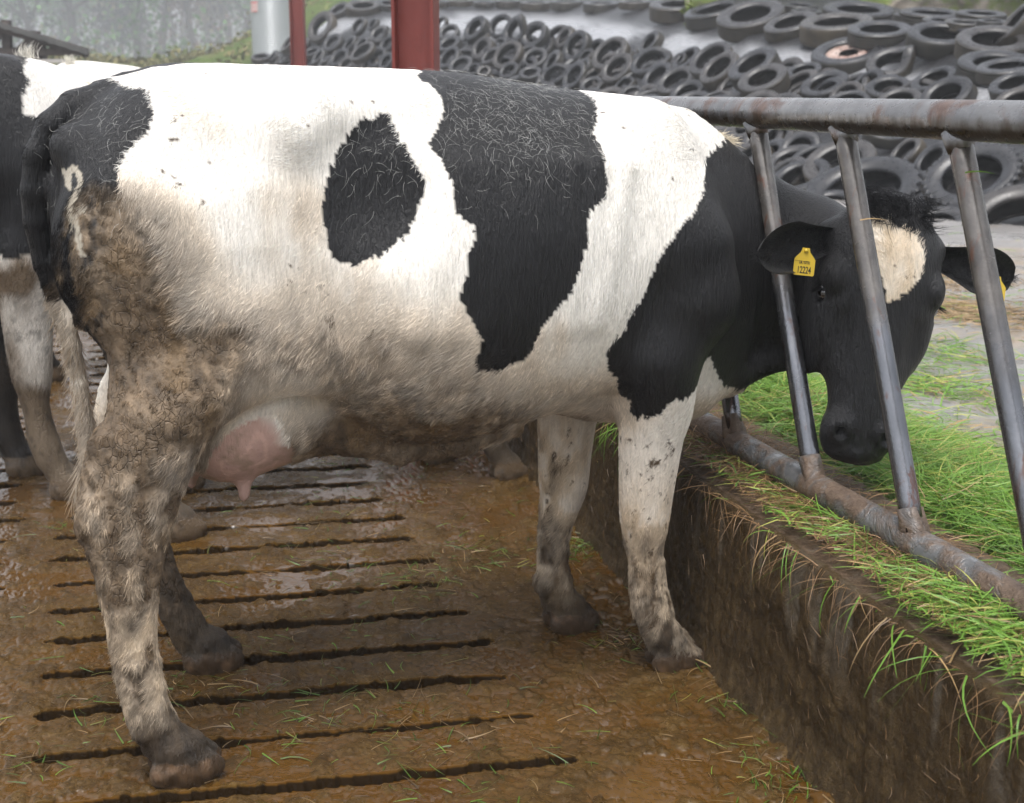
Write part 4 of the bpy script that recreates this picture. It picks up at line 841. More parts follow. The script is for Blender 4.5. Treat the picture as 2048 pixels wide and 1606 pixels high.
FN = [(0.98, 0.62, -0.12, 0.07, 0.03), (0.90, 0.60, -0.17, 0.095, 0.06), (0.80, 0.553, -0.19, 0.094, 0.076), (0.712, 0.553, -0.175, 0.088, 0.074), (0.653, 0.556, -0.158, 0.088, 0.066), (0.598, 0.549, -0.148, 0.079, 0.06), (0.53, 0.547, -0.14, 0.073, 0.056), (0.46, 0.545, -0.134, 0.067, 0.053), (0.40, 0.546, -0.13, 0.062, 0.053), (0.366, 0.547, -0.128, 0.056, 0.05),
      (0.319, 0.547, -0.126, 0.044, 0.04), (0.271, 0.554, -0.126, 0.043, 0.036), (0.222, 0.56, -0.126, 0.047, 0.037), (0.172, 0.568, -0.127, 0.052, 0.045), (0.122, 0.583, -0.127, 0.049, 0.045), (0.08, 0.606, -0.127, 0.05, 0.045), (0.05, 0.622, -0.127, 0.05, 0.045)]
FF = [(0.95, 0.6, 0.12, 0.07, 0.03), (0.80, 0.55, 0.18, 0.11, 0.08), (0.70, 0.48, 0.19, 0.09, 0.07), (0.574, 0.464, 0.19, 0.079, 0.06), (0.524, 0.46, 0.19, 0.074, 0.055), (0.475, 0.457, 0.19, 0.071, 0.052), (0.424, 0.456, 0.19, 0.068, 0.053), (0.374, 0.456, 0.192, 0.062, 0.053), (0.324, 0.444, 0.194, 0.052, 0.047),
      (0.273, 0.432, 0.196, 0.042, 0.038), (0.222, 0.43, 0.197, 0.041, 0.036), (0.17, 0.431, 0.197, 0.046, 0.04), (0.117, 0.437, 0.197, 0.05, 0.045), (0.073, 0.448, 0.197, 0.05, 0.045), (0.05, 0.456, 0.197, 0.05, 0.045)]
HF = [(1.0, -0.5, 0.12, 0.08, 0.03), (0.92, -0.50, 0.16, 0.12, 0.07), (0.79, -0.52, 0.21, 0.135, 0.1), (0.70, -0.57, 0.235, 0.11, 0.075), (0.62, -0.60, 0.24, 0.095, 0.056), (0.55, -0.625, 0.24, 0.088, 0.051), (0.48, -0.625, 0.24, 0.076, 0.048), (0.42, -0.612, 0.24, 0.058, 0.04), (0.342, -0.592, 0.24, 0.05, 0.037), (0.278, -0.578, 0.238, 0.048, 0.036),
      (0.23, -0.562, 0.238, 0.048, 0.037), (0.178, -0.542, 0.237, 0.049, 0.043), (0.132, -0.522, 0.236, 0.05, 0.045), (0.083, -0.502, 0.236, 0.052, 0.045), (0.05, -0.49, 0.236, 0.05, 0.045)]
TORSO = [  # x, z top, z bottom, half width, height fraction of the widest level
    (-0.742, 1.28, 1.06, 0.06, 0.5), (-0.722, 1.325, 1.0, 0.12, 0.5), (-0.685, 1.365, 0.95, 0.18, 0.5), (-0.64, 1.405, 0.88, 0.235, 0.5), (-0.58, 1.425, 0.83, 0.255, 0.55), (-0.49, 1.453, 0.80, 0.265, 0.6), (-0.41, 1.455, 0.78, 0.275, 0.62),
    (-0.30, 1.452, 0.76, 0.285, 0.55), (-0.20, 1.45, 0.68, 0.305, 0.45), (-0.10, 1.447, 0.62, 0.33, 0.42), (0.06, 1.443, 0.605, 0.34, 0.42), (0.17, 1.433, 0.625, 0.335, 0.43), (0.26, 1.416, 0.645, 0.315, 0.45), (0.42, 1.398, 0.665, 0.265, 0.48),
    (0.52, 1.39, 0.67, 0.235, 0.48), (0.60, 1.378, 0.665, 0.215, 0.45), (0.68, 1.352, 0.665, 0.165, 0.42), (0.76, 1.30, 0.68, 0.125, 0.42), (0.83, 1.235, 0.71, 0.09, 0.42)]

def torso_fn(st):
    t, (zt, zb, hw, fr) = smooth_tab(st, 240, 4)
    def fn(x, y, z):
        g = lambda c: np.interp(x.ravel(), t, c)[:, None, None]
        ZT, ZB, W, Fr = g(zt), g(zb), g(hw), g(fr)
        zc = ZB + (ZT - ZB) * Fr; up = z > zc
        hz = np.where(up, ZT - zc, zc - ZB); n = np.where(up, 2.15, 2.25)
        q = (np.abs(y / W)**n + np.abs((z - zc) / hz)**n) ** (1 / n)
        m = np.minimum(W, hz)
        w_ = np.abs(y / W) / np.maximum(np.abs(y / W) + np.abs((z - zc) / hz), 1e-6)
        loc = W * w_ + hz * (1 - w_)
        d = (q - 1) * np.where(q > 0.6, loc * 0.8, m)
        return np.maximum(d, np.maximum(t[0] - x, x - t[-1]))
    return fn, (t[0], -max(hw), min(zb)), (t[-1], max(hw), max(zt))

def head_frame(poll, muz, el):
    poll, muz, el = map(lambda a: np.array(a, float), (poll, muz, el))
    v = muz - poll; v /= np.linalg.norm(v); u = el - v * (el @ v); u /= np.linalg.norm(u)
    w = np.cross(v, u); return poll, u, v, w      # u lateral, v down the face, w out of the forehead

HEAD = [  # v, half width, front w, back w
    (-0.05, 0.032, -0.05, -0.09), (-0.03, 0.066, -0.028, -0.12), (0.0, 0.096, -0.008, -0.155), (0.05, 0.131, 0.005, -0.175), (0.1, 0.14, 0.012, -0.19), (0.17, 0.146, 0.01, -0.205), (0.23, 0.15, 0.002, -0.225), (0.29, 0.139, -0.004, -0.225), (0.35, 0.111, -0.008, -0.185),
    (0.41, 0.082, -0.012, -0.15), (0.46, 0.075, -0.016, -0.135), (0.5, 0.088, -0.02, -0.135), (0.535, 0.089, -0.026, -0.13), (0.56, 0.072, -0.04, -0.12), (0.575, 0.041, -0.06, -0.1)]

def add_head(f, fr):
    poll, u, v, w = fr
    t, (hw, wf, wb) = smooth_tab(HEAD, 200, 3)
    M = np.array([u, v, w])
    def fn(x, y, z):
        X, Y, Z = x - poll[0], y - poll[1], z - poll[2]
        U = u[0]*X + u[1]*Y + u[2]*Z; V = v[0]*X + v[1]*Y + v[2]*Z; W = w[0]*X + w[1]*Y + w[2]*Z
        g = lambda c: np.interp(V, t, c)
        H = g(hw); A = g(wf); B = g(wb); cc = (A + B)/2 + (A - B)*0.12; hz = np.where(W > cc, A - cc, cc - B)
        taper = np.where(W < cc, 1 - 0.12*np.clip((cc - W)/np.maximum(hz, 1e-3), 0, 1)**1.5, 1)
        q = (np.abs(U/(H*taper))**2.5 + np.abs((W - cc)/hz)**2.3) ** (1/2.4)
        d = (q - 1) * np.minimum(H, hz) * 0.9
        return np.maximum(d, np.maximum(t[0] - V, V - t[-1]))
    P = lambda a, b, c: poll + u*a + v*b + w*c
    cs = np.array([P(a, b, c) for a in (-.12, .12) for b in (-.06, .58) for c in (-.24, .03)])
    f.add(fn, cs.min(0), cs.max(0), 0.045)
    for s in (-1, 1):
        f.ell(P(s*0.120, 0.168, -0.036), (0.028, 0.042, 0.036), 0.014, M)          # brow ridge
        f.ell(P(s*0.124, 0.25, -0.072), (0.015, 0.065, 0.024), 0.014, M); f.ell(P(s*0.095, 0.33, -0.005), (0.018, 0.07, 0.02), 0.03, M, sub=True)            # cheek bone
        f.ell(P(s*0.108, 0.29, -0.14), (0.025, 0.10, 0.075), 0.03, M)              # jaw muscle
        f.ell(P(s*0.138, 0.205, -0.058), (0.019, 0.024, 0.019), 0.008, M, sub=True)    # eye socket
        f.ell(P(s*0.055, 0.505, -0.045), (0.034, 0.037, 0.032), 0.015, M)         # nostril wing
        f.ell(P(s*0.056, 0.522, -0.018), (0.014, 0.017, 0.018), 0.006, M, sub=True)
        f.ell(P(s*0.115, 0.065, -0.085), (0.045, 0.034, 0.03), 0.03, M)             # ear root
    f.ell(P(0, 0.555, -0.075), (0.072, 0.030, 0.045), 0.012, M)                    # muzzle pad
    f.ell(P(0, 0.53, -0.118), (0.052, 0.045, 0.028), 0.012, M)                     # chin
    f.ell(P(0, 0.572, -0.104), (0.062, 0.022, 0.005), 0.004, M, sub=True)          # mouth line

def ear_mesh(base, tip, nrm, width, nu=14, nv=26, thick=0.007, cup=0.35):
    """leaf shaped cupped ear with thickness; nrm points out of the opening"""
    base, tip, nrm = (np.array(a, float) for a in (base, tip, nrm))
    a = tip - base; L = np.linalg.norm(a); a /= L; nrm = nrm - a*(nrm @ a); nrm /= np.linalg.norm(nrm); b = np.cross(nrm, a)
    V = []
    for side in (0, 1):
        for i in range(nv + 1):
            t = i / nv
            tt = max((t - 0.62)/0.38, 0); wd = width * 0.5 * (0.42 + 0.58*min(t/0.55, 1)**1.3) * math.sqrt(max(1 - tt*tt, 0.0)) + 0.003
            for j in range(nu + 1):
                s = (j/nu)*2 - 1; ca = 1.5 - 0.8*t; ang = s * ca
                rr = wd / math.sin(ca)
                off = rr*(1 - math.cos(ang)) - 0.10*L*math.sin(math.pi*t)*0.6
                p = base + a*(t*L) + b*(rr*math.sin(ang)) + nrm*off
                c = thick*(0.25 + 0.75*(1 - s*s)) * (1 - 0.7*t)
                V.append(p + nrm*(0 if side == 0 else -c*1.6) - (0 if side == 0 else 0)*b)
    F = []; W = nu + 1; O = (nv + 1)*W
    for i in range(nv):
        for j in range(nu):
            q = i*W + j; F.append((q, q+1, q+W+1, q+W)); F.append((O+q, O+q+W, O+q+W+1, O+q+1))
    for i in range(nv):
        F.append((i*W, (i+1)*W, O+(i+1)*W, O+i*W)); F.append((i*W+nu, O+i*W+nu, O+(i+1)*W+nu, (i+1)*W+nu))
    for j in range(nu):
        F.append((j, O+j, O+j+1, j+1)); F.append((nv*W+j, nv*W+j+1, O+nv*W+j+1, O+nv*W+j))
    return np.array(V), np.array(F)

def cow_field(h, main=True, fr=None):
    f = Field((-0.90, -0.52, -0.03), (1.30 if main else 1.35, 0.40, 1.50), h)
    fn, lo, hi = torso_fn(TORSO); f.add(fn, lo, hi, 0.01)
    for s in (-1, 1):
        # hind quarter
        f.ell((-0.59, s*0.14, 1.12), (0.145, 0.125, 0.21), 0.05)
        f.ell((-0.702, s*0.11, 1.285), (0.045, 0.05, 0.05), 0.04)                  # pin bone
        f.cone((-0.57, s*0.17, 1.06), (-0.50, s*0.205, 0.86), 0.165, 0.125, 0.07, sc=(1.05, 0.62, 1))   # thigh
        f.cone((-0.42, s*0.19, 1.02), (-0.40, s*0.235, 0.87), 0.13, 0.075, 0.07, sc=(1, 0.62, 1))      # stifle
        f.cone((-0.33, s*0.225, 0.93), (-0.26, s*0.245, 0.85), 0.06, 0.05, 0.07, sc=(1.2, 0.6, 1))      # flank fold
        f.cone((-0.28, s*0.235, 1.325), (-0.24, s*0.215, 1.355), 0.045, 0.04, 0.08)                   # hook bone
        f.cone((-0.22, s*0.19, 1.36), (-0.02, s*0.17, 1.37), 0.03, 0.02, 0.08)
        f.ell((-0.12, s*0.37, 1.20), (0.11, 0.08, 0.10), 0.10, sub=True)                              # hollow of the flank
        f.ell((-0.50, s*0.33, 1.30), (0.14, 0.07, 0.07), 0.08, sub=True)
        # ribs
        for i in range(7):
            xx = 0.0 + i*0.065
            f.cone((xx + 0.05, s*(0.262-0.006*i), 1.24), (xx - 0.05, s*(0.312-0.009*i), 0.92), 0.012, 0.018, 0.045)
        # shoulder blade, point of shoulder, upper arm
        f.cone((0.52, s*0.13, 1.30), (0.60, s*0.175, 1.05), 0.075, 0.10, 0.06, sc=(1.2, 0.75, 1))
        f.cone((0.615, s*0.165, 1.06), (0.635, s*0.19, 0.94), 0.085, 0.085, 0.045, sc=(1, 0.85, 1))
        f.ell((0.668, s*0.195, 0.95), (0.060, 0.062, 0.085), 0.03)
        f.cone((0.61, s*0.19, 0.90), (0.52, s*0.19, 0.80), 0.085, 0.075, 0.05, sc=(1.1, 0.75, 1))
    # brisket
    f.ell((0.66, 0.0, 0.70), (0.14, 0.085, 0.10), 0.08)
    f.ell((0.50, 0.0, 0.70), (0.14, 0.13, 0.08), 0.06)
    # neck
    if main:
        f.chain([(0.68, 0.0, 1.00, 0.175), (0.80, 0.035, 0.975, 0.16), (0.91, 0.045, 0.965, 0.137), (1.01, -0.04, 0.955, 0.114), (1.07, -0.185, 0.97, 0.10)], 0.05, sc=(1, 0.70, 1.5))
        f.chain([(0.735, 0, 0.75, 0.035), (0.83, 0.0, 0.705, 0.022), (0.95, -0.05, 0.745, 0.02)], 0.06)
        f.cone((0.68, 0, 1.315), (0.84, 0, 1.20), 0.03, 0.02, 0.04)
    else:
        f.chain([(0.68, 0.0, 1.02, 0.185), (0.82, 0.0, 0.95, 0.16), (0.96, 0, 0.86, 0.13), (1.06, 0, 0.78, 0.11)], 0.07, sc=(1, 0.72, 1.4))
    # legs
    leg_loft(f, HN); leg_loft(f, HF); leg_loft(f, FN); leg_loft(f, FF)
    f.cone((-0.735, -0.268, 0.55), (-0.69, -0.255, 0.72), 0.018, 0.02, 0.04)          # hock point and tendon
    f.cone((-0.70, 0.24, 0.55), (-0.65, 0.24, 0.72), 0.018, 0.02, 0.04)
    hoof(f, -0.575, -0.309, 0.0, 1.08); hoof(f, -0.465, 0.236, -0.05, 1.05); hoof(f, 0.632, -0.127, -0.1, 1.0); hoof(f, 0.475, 0.197, 0.0, 1.0)
    # udder and teats
    f.ell((-0.37, -0.01, 0.72), (0.16, 0.195, 0.145), 0.05)
    f.ell((-0.43, -0.08, 0.69), (0.12, 0.115, 0.12), 0.05); f.ell((-0.44, 0.07, 0.70), (0.105, 0.10, 0.105), 0.05)
    f.ell((-0.29, -0.02, 0.70), (0.15, 0.165, 0.095), 0.05); f.ell((-0.17, 0.0, 0.665), (0.14, 0.15, 0.06), 0.05)
    for (tx, ty) in ((-0.395, -0.115), (-0.41, 0.10), (-0.50, -0.05), (-0.50, 0.06)):
        zt = 0.60 if tx > -0.45 else 0.62
        f.cone((tx, ty, zt - .005), (tx - 0.004, ty - 0.004, zt - 0.060), 0.019, 0.0125, 0.02)
    # vein and navel flap on the belly
    f.chain([(-0.16, -0.12, 0.635, 0.02), (-0.05, -0.10, 0.60, 0.02), (0.10, -0.1, 0.605, 0.018), (0.22, -0.12, 0.64, 0.016)], 0.03)
    f.ell((-0.05, 0, 0.60), (0.12, 0.05, 0.03), 0.04)
    # tail
    f.chain([(-0.52, 0, 1.40, 0.045), (-0.616, 0, 1.385, 0.038), (-0.691, -0.005, 1.365, 0.034), (-0.740, -0.02, 1.328, 0.030), (-0.772, -0.03, 1.27, 0.026), (-0.786, -0.03, 1.199, 0.024)], 0.010)
    f.chain([(-0.786, -0.03, 1.199, 0.024), (-0.786, -0.028, 1.138, 0.023), (-0.776, -0.024, 1.054, 0.021), (-0.751, -0.02, 0.969, 0.019), (-0.732, -0.02, 0.882, 0.017), (-0.722, -0.02, 0.795, 0.016),
             (-0.716, -0.02, 0.706, 0.017), (-0.71, -0.02, 0.639, 0.020), (-0.722, -0.02, 0.573, 0.017), (-0.735, -0.02, 0.53, 0.006)], 0.008)
    f.chain([(-0.722, -0.055, 1.20, 0.028), (-0.715, -0.06, 1.05, 0.022), (-0.70, -0.055, 0.93, 0.02)], 0.04)      # vulva / rear edge between thighs
    if fr: add_head(f, fr)
    return f

MAIN_HEAD = head_frame((1.074, -0.317, 1.135), (0.961, -0.417, 0.63), (0.985, -0.17, 0.0))
OTHER_HEAD = head_frame((1.12, 0, 0.90), (1.30, 0, 0.42), (0, 1, 0))

# ================================================================= COWS
exec_dirt = None
RUMP = [(-0.9, 1.5), (-0.687, 1.45), (-0.602, 1.412), (-0.548, 1.4), (-0.545, 1.367), (-0.553, 1.333), (-0.567, 1.31), (-0.607, 1.282), (-0.616, 1.25), (-0.61, 1.186), (-0.616, 1.157), (-0.627, 1.129), (-0.605, 1.043), (-0.618, 0.953), (-0.643, 0.858), (-0.691, 0.792), (-0.73, 0.8), (-0.9, 0.8)]
OVAL = [(-0.092, 1.358), (-0.108, 1.346), (-0.141, 1.341), (-0.17, 1.32), (-0.191, 1.283), (-0.215, 1.254), (-0.23, 1.211), (-0.237, 1.167), (-0.233, 1.127), (-0.231, 1.088), (-0.215, 1.068), (-0.187, 1.057), (-0.169, 1.059), (-0.143, 1.071), (-0.11, 1.08), (-0.083, 1.103), (-0.059, 1.123), (-0.043, 1.152), (-0.033, 1.187), (-0.027, 1.221), (-0.034, 1.251), (-0.055, 1.281), (-0.068, 1.306), (-0.08, 1.336), (-0.083, 1.355)]
SADDLE = [(0.032, 1.5), (0.032, 1.442), (0.009, 1.426), (0.026, 1.4), (0.039, 1.38), (0.032, 1.34), (0.01, 1.31), (-0.006, 1.286), (0.009, 1.261), (0.027, 1.231), (0.032, 1.201), (0.028, 1.162), (0.042, 1.142), (0.064, 1.132), (0.067, 1.111), (0.05, 1.072), (0.042, 1.021), (0.032, 0.982), (0.045, 0.95), (0.064, 0.927), (0.077, 0.895), (0.069, 0.852), (0.077, 0.824), (0.111, 0.826), (0.159, 0.832), (0.192, 0.857), (0.21, 0.896), (0.227, 0.922), (0.254, 0.956), (0.282, 0.976), (0.292, 1.008), (0.314, 1.048), (0.324, 1.099), (0.339, 1.141), (0.371, 1.17), (0.383, 1.202), (0.382, 1.243), (0.387, 1.284), (0.374, 1.31), (0.403, 1.357), (0.41, 1.384), (0.395, 1.5)]
FORE = [(0.82, 1.40), (0.775, 1.285), (0.717, 1.264), (0.66, 1.235), (0.64, 1.181), (0.62, 1.161), (0.579, 1.115), (0.544, 1.083), (0.51, 1.035), (0.492, 0.991), (0.475, 0.947), (0.446, 0.904), (0.412, 0.861), (0.39, 0.834), (0.401, 0.801), (0.434, 0.762), (0.457, 0.709), (0.483, 0.668), (0.511, 0.666), (0.542, 0.689), (0.561, 0.714), (0.598, 0.709), (0.66, 0.76), (0.700, 0.79), (0.722, 0.76), (0.745, 0.725), (0.772, 0.70), (0.832, 0.675), (1.1, 0.70), (1.4, 0.6), (1.4, 1.5)]
BLAZE = [(-0.072, 0.055), (-0.066, 0.034), (-0.02, 0.03), (0.012, 0.045), (0.036, 0.05), (0.062, 0.070), (0.074, 0.10), (0.070, 0.145), (0.047, 0.18), (0.02, 0.200), (0.0, 0.212), (-0.012, 0.19), (-0.036, 0.145), (-0.054, 0.09)]
DIRT = [(-0.41, -0.19, 1.38, 0.0), (-0.43, -0.2, 1.37, 0.35), (-0.28, -0.28, 1.28, 0.05), (-0.47, -0.25, 1.24, 0.05), (-0.31, -0.28, 1.18, 0.38), (-0.29, -0.28, 1.15, 0.3), (-0.38, -0.27, 1.17, 0.08), (-0.52, -0.28, 1.16, 0.3), (-0.58, -0.27, 1.17, 0.75), (-0.44, -0.29, 1.03, 0.25), (-0.53, -0.28, 1.08, 0.7), (-0.62, -0.28, 1.1, 0.9), (-0.48, -0.28, 1.0, 0.5), (-0.58, -0.28, 1.0, 0.95), (-0.67, -0.26, 1.0, 0.95), (-0.44, -0.28, 0.92, 0.85), (-0.59, -0.27, 0.88, 0.95), (-0.68, -0.2, 0.89, 0.8), (-0.33, -0.28, 1.05, 0.25), (-0.33, -0.28, 0.95, 0.5), (-0.36, -0.28, 1.11, 0.12), (-0.27, -0.28, 0.99, 0.4), (-0.27, -0.28, 0.88, 0.55), (-0.19, -0.31, 1.02, 0.25), (-0.19, -0.3, 0.94, 0.45), (-0.19, -0.28, 0.86, 0.6), (-0.13, -0.32, 0.99, 0.22), (-0.11, -0.32, 0.88, 0.55), (-0.04, -0.33, 0.98, 0.18), (-0.05, -0.34, 0.9, 0.38), (-0.04, -0.31, 0.81, 0.5), (-0.17, -0.26, 0.77, 0.65), (-0.08, -0.25, 0.73, 0.8), (0.01, -0.34, 0.94, 0.3), (0.01, -0.32, 0.85, 0.42), (0.02, -0.3, 0.76, 0.6), (0.08, -0.3, 0.77, 0.5), (0.14, -0.25, 0.71, 0.75), (0.19, -0.28, 0.78, 0.35), (0.26, -0.25, 0.76, 0.4), (0.31, -0.26, 0.82, 0.15), (0.24, -0.3, 0.86, 0.28), (0.34, -0.19, 0.73, 0.45), (0.36, -0.26, 0.84, 0.1), (0.4, -0.19, 0.74, 0.3), (0.45, -0.14, 0.69, 0.6), (0.33, -0.3, 0.96, 0.03), (0.43, -0.26, 1.06, 0), (0.17, -0.18, 1.38, 0), (-0.08, -0.13, 1.42, 0.1), (-0.02, -0.3, 1.16, 0.02), (0.0, -0.33, 1.06, 0.08), (-0.03, -0.33, 1.02, 0.12), (-0.57, -0.32, 0.76, 0.85), (-0.64, -0.31, 0.71, 0.85), (-0.56, -0.31, 0.65, 0.6), (-0.62, -0.32, 0.61, 0.7), (-0.7, -0.3, 0.61, 0.75), (-0.61, -0.32, 0.53, 0.75), (-0.69, -0.32, 0.51, 0.8), (-0.64, -0.32, 0.42, 0.55), (-0.68, -0.32, 0.38, 0.5), (-0.63, -0.32, 0.35, 0.4), (-0.68, -0.32, 0.25, 0.65), (-0.63, -0.33, 0.19, 0.6), (-0.64, -0.34, 0.11, 0.85), (-0.61, -0.37, 0.04, 0.95), (0.52, -0.21, 0.63, 0.08), (0.53, -0.19, 0.52, 0.04), (0.51, -0.18, 0.46, 0.2), (0.57, -0.19, 0.46, 0.15), (0.53, -0.18, 0.36, 0.5), (0.54, -0.16, 0.27, 0.65), (0.55, -0.16, 0.18, 0.75), (0.59, -0.17, 0.07, 0.8), (0.4, 0.15, 0.55, 0.3), (0.46, 0.14, 0.55, 0.2), (0.41, 0.16, 0.44, 0.35), (0.47, 0.14, 0.4, 0.12), (0.41, 0.16, 0.3, 0.6), (0.42, 0.16, 0.21, 0.65), (0.42, 0.16, 0.1, 0.85), (0.45, 0.15, 0.04, 0.95), (-0.17, -0.15, 0.66, 0.9), (-0.01, -0.18, 0.65, 0.95), (0.09, -0.24, 0.69, 0.85), (0.21, -0.21, 0.7, 0.8), (0.35, -0.16, 0.7, 0.6), (-0.28, -0.16, 0.68, 0.7), (-0.33, -0.27, 0.79, 0.05), (-0.28, -0.16, 0.76, 0.05), (-0.49, -0.3, 0.86, 0.85), (-0.4, -0.3, 0.85, 0.55), (-0.33, -0.28, 0.89, 0.55), (-0.58, -0.28, 0.44, 0.8), (-0.5, 0.2, 0.13, 0.95), (-0.45, 0.18, 0.04, 0.95), (0.49, -0.24, 1.16, 0), (-0.56, -0.23, 1.29, 0), (-0.16, -0.23, 1.4, 0), (0.46, -0.18, 1.32, 0), (-0.72, -0.22, 1.0, 0.5), (-0.73, -0.03, 0.76, 0.5)]

DIRT = np.array(DIRT)
BR = [[(-0.721, 1.244), (-0.716, 1.235), (-0.714, 1.216)], [(-0.714, 1.216), (-0.714, 1.230), (-0.710, 1.245), (-0.703, 1.252), (-0.696, 1.247), (-0.693, 1.230), (-0.697, 1.212), (-0.706, 1.198), (-0.710, 1.183)], [(-0.710, 1.183), (-0.709, 1.174), (-0.690, 1.174), (-0.688, 1.182)], [(-0.708, 1.171), (-0.706, 1.147), (-0.703, 1.119), (-0.699, 1.09)]]
def seg_dist(x, z, pl):
    d = np.full(x.shape, 9.0)
    for (a, b) in zip(pl[:-1], pl[1:]):
        vx, vz = b[0]-a[0], b[1]-a[1]; t = np.clip(((x-a[0])*vx + (z-a[1])*vz)/(vx*vx+vz*vz), 0, 1); d = np.minimum(d, np.hypot(x-a[0]-t*vx, z-a[1]-t*vz))
    return d
WHITE, CREAM = np.array([0.87, 0.835, 0.775]), np.array([0.62, 0.50, 0.36])
BLACK, MUD0, MUD1 = np.array([0.0085, 0.0085, 0.0098]), np.array([0.26, 0.198, 0.135]), np.array([0.11, 0.077, 0.048])
PINK = np.array([0.64, 0.42, 0.355])
def head_coords(P, fr):
    d = P - fr[0]; return d @ fr[1], d @ fr[2], d @ fr[3]
def coat_main(P, rag=1.0):
    x, y, z = P.T
    jx = rag*(0.006*vnoise(x*30, z*24, y*5, 1) + 0.0035*vnoise(x*260, z*60, y*20, 2)); jz = rag*(0.006*vnoise(x*32, z*22, y*5, 3) + 0.0075*vnoise(x*260, z*40, y*20, 4))
    X, Z = x + jx, z + jz
    blk = np.zeros(len(x), bool)
    far = y > 0.04; tail = (np.abs(y + 0.02) < 0.035) & (x < -0.685) & (z < 1.02)
    blk |= inpoly(X, Z, RUMP) & ~(far & (z < 1.05)) & ~(tail & (Z < 0.985)); blk |= inpoly(X, Z, OVAL); blk |= inpoly(X, Z, SADDLE)
    blk |= inpoly(X, Z, FORE) & ~(far & (x < 0.62))
    thigh_blk = inpoly(X, Z, [(-0.75, 1.02), (-0.66, 1.02), (-0.645, 0.95), (-0.66, 0.87), (-0.70, 0.80), (-0.75, 0.8)]) & (y < 0)
    u, v, w = head_coords(P, MAIN_HEAD)
    hd = (v > -0.06) & (np.abs(u) < 0.2) & (w > -0.26) & (v < .62) & (x > 0.86)
    blz = hd & (w > -0.07) & inpoly(u + jx*0.8, v + jz*0.8, BLAZE); blk = (blk | hd) & ~blz
    # dirt
    wsum = np.full(len(x), 1e-6); ds = np.zeros(len(x)); s2 = 2*0.042**2
    for q in DIRT:
        g = np.exp(-((x-q[0])**2 + (z-q[2])**2 + 0.35*(y-q[1])**2)/s2); g = np.maximum(g, 0); wsum += g; ds += g*q[3]
    fall = 0.85*sst(0.75, 0.55, z); d = (ds + 0.004*fall)/(wsum + 0.004); d = d + .12*sst(1.05, .85, z)*sst(.25, .05, x)*sst(.05, .2, d)
    d = np.where(tail, 0.45 + 0.3*vnoise(x*30, y*30, z*20, 9), d)
    d = np.where((y > 0.05) & (z > 0.6), np.minimum(d, 0.35), d)
    d = d + 0.20*d*(1-d)*4*0.8*fbm(x*26, y*26, z*11, 4, 30) + .75*sst(.75, .5, z)*fbm(x*34, y*34, z*17, 4, 35)*sst(.1, .3, d)*sst(1, .8, d)
    dm = sst(0.16, 0.95, d); mudmask = sst(0.52, 0.85, d + 0.15*fbm(x*34, y*34, z*20, 3, 31))
    base = np.where(blk[:, None], BLACK, WHITE)
    cream = np.where(blz, 0.75 + 0.3*vnoise(x*50, y*50, z*25, 8), 0.0) + 0.16*sst(1.0, 0.85, z) + 0.35*sst(.70, .45, z) + 0.55*sst(0.05, .40, d)*(1-dm*.6)
    white = WHITE + (CREAM - WHITE)*np.clip(cream, 0, 1)[:, None]
    white = white*(1 + 0.06*vnoise(x*60, y*20, z*16, 12))[:, None]
    mud = MUD1 + (MUD0 - MUD1)*np.clip(0.62 + 0.55*fbm(x*24, y*24, z*15, 4, 14) - 0.55*sst(0.78, .97, d), 0, 1)[:, None]
    clot = fbm(x*62, y*50, z*38, 4, 19, .6); mud = mud*(1 + 0.55*sst(.05, .45, clot) - 0.38*sst(-.02, -.35, clot))[:, None]
    mud = mud*(1 - .5*sst(.45, .12, z))[:, None]
    orange = (sst(.35, .6, vnoise(x*13, y*13, z*13, 16))*0.35)[:, None]; mud = mud*(1-orange) + np.array([.20, .125, .055])*orange
    c = white + (mud - white)*dm[:, None]
    bmud = mudmask*0.9*np.where(blk & ~thigh_blk, 1.0, 1.0); bb = BLACK + (mud*1.0 - BLACK)*(mudmask*np.where(x < -.5, 0.95*sst(-.25, .25, fbm(x*55, y*40, z*26, 3, 33) + .25*sst(.95, .75, z) + 0.6*sst(-.69, -.64, x)), 0.35))[:, None]
    c = np.where(blk[:, None], bb, c)
    # udder
    ud = (((x + 0.385)/0.185)**2 + ((y + 0.005)/0.215)**2 + ((z - 0.70)/0.175)**2 < 1.0) & (z < 0.80) & (z > 0.50) & ~((y < -0.165) & (x < -0.475 + (z - .70)*.8)) & (x > -0.60)
    pk = ud & (z + 0.02*vnoise(x*30, y*30, z*30, 41) < 0.715 + 0.0*x) & (x + .03*vnoise(z*20, y*20, x, 42) < -0.315)
    teat = (np.abs(x + 0.395) < .03) & (np.abs(y + .115) < .03) & (z < .60) & (z > .5) | (z < .61) & (z > .5) & (np.abs(x + .46) < .09) & (np.abs(y) < .13)
    pkw = sst(-.02, .025, .775 - z + 0.02*fbm(x*22, y*22, z*22, 3, 41))*sst(.03, -.03, x + .55*(z - .68) + .03*fbm(z*20, y*20, x*20, 3, 42) + .325); pk = ud & (pkw > .02); pk |= teat; pkw = np.where(teat, 1.0, pkw)
    vein = np.abs(vnoise(x*16 + 3, y*16, z*13, 50)) < 0.035
    pc = PINK*(0.80 + 0.25*vnoise(x*14, y*14, z*14, 43))[:, None]; pc = np.where(vein[:, None], pc*1.18, pc); pc = pc + (MUD0 - pc)*(.6*sst(.05, .5, fbm(x*30, y*30, z*30, 4, 46)))[:, None]; pc = pc*(1-0.5*sst(.62, .58, z)*0.4)[:, None]
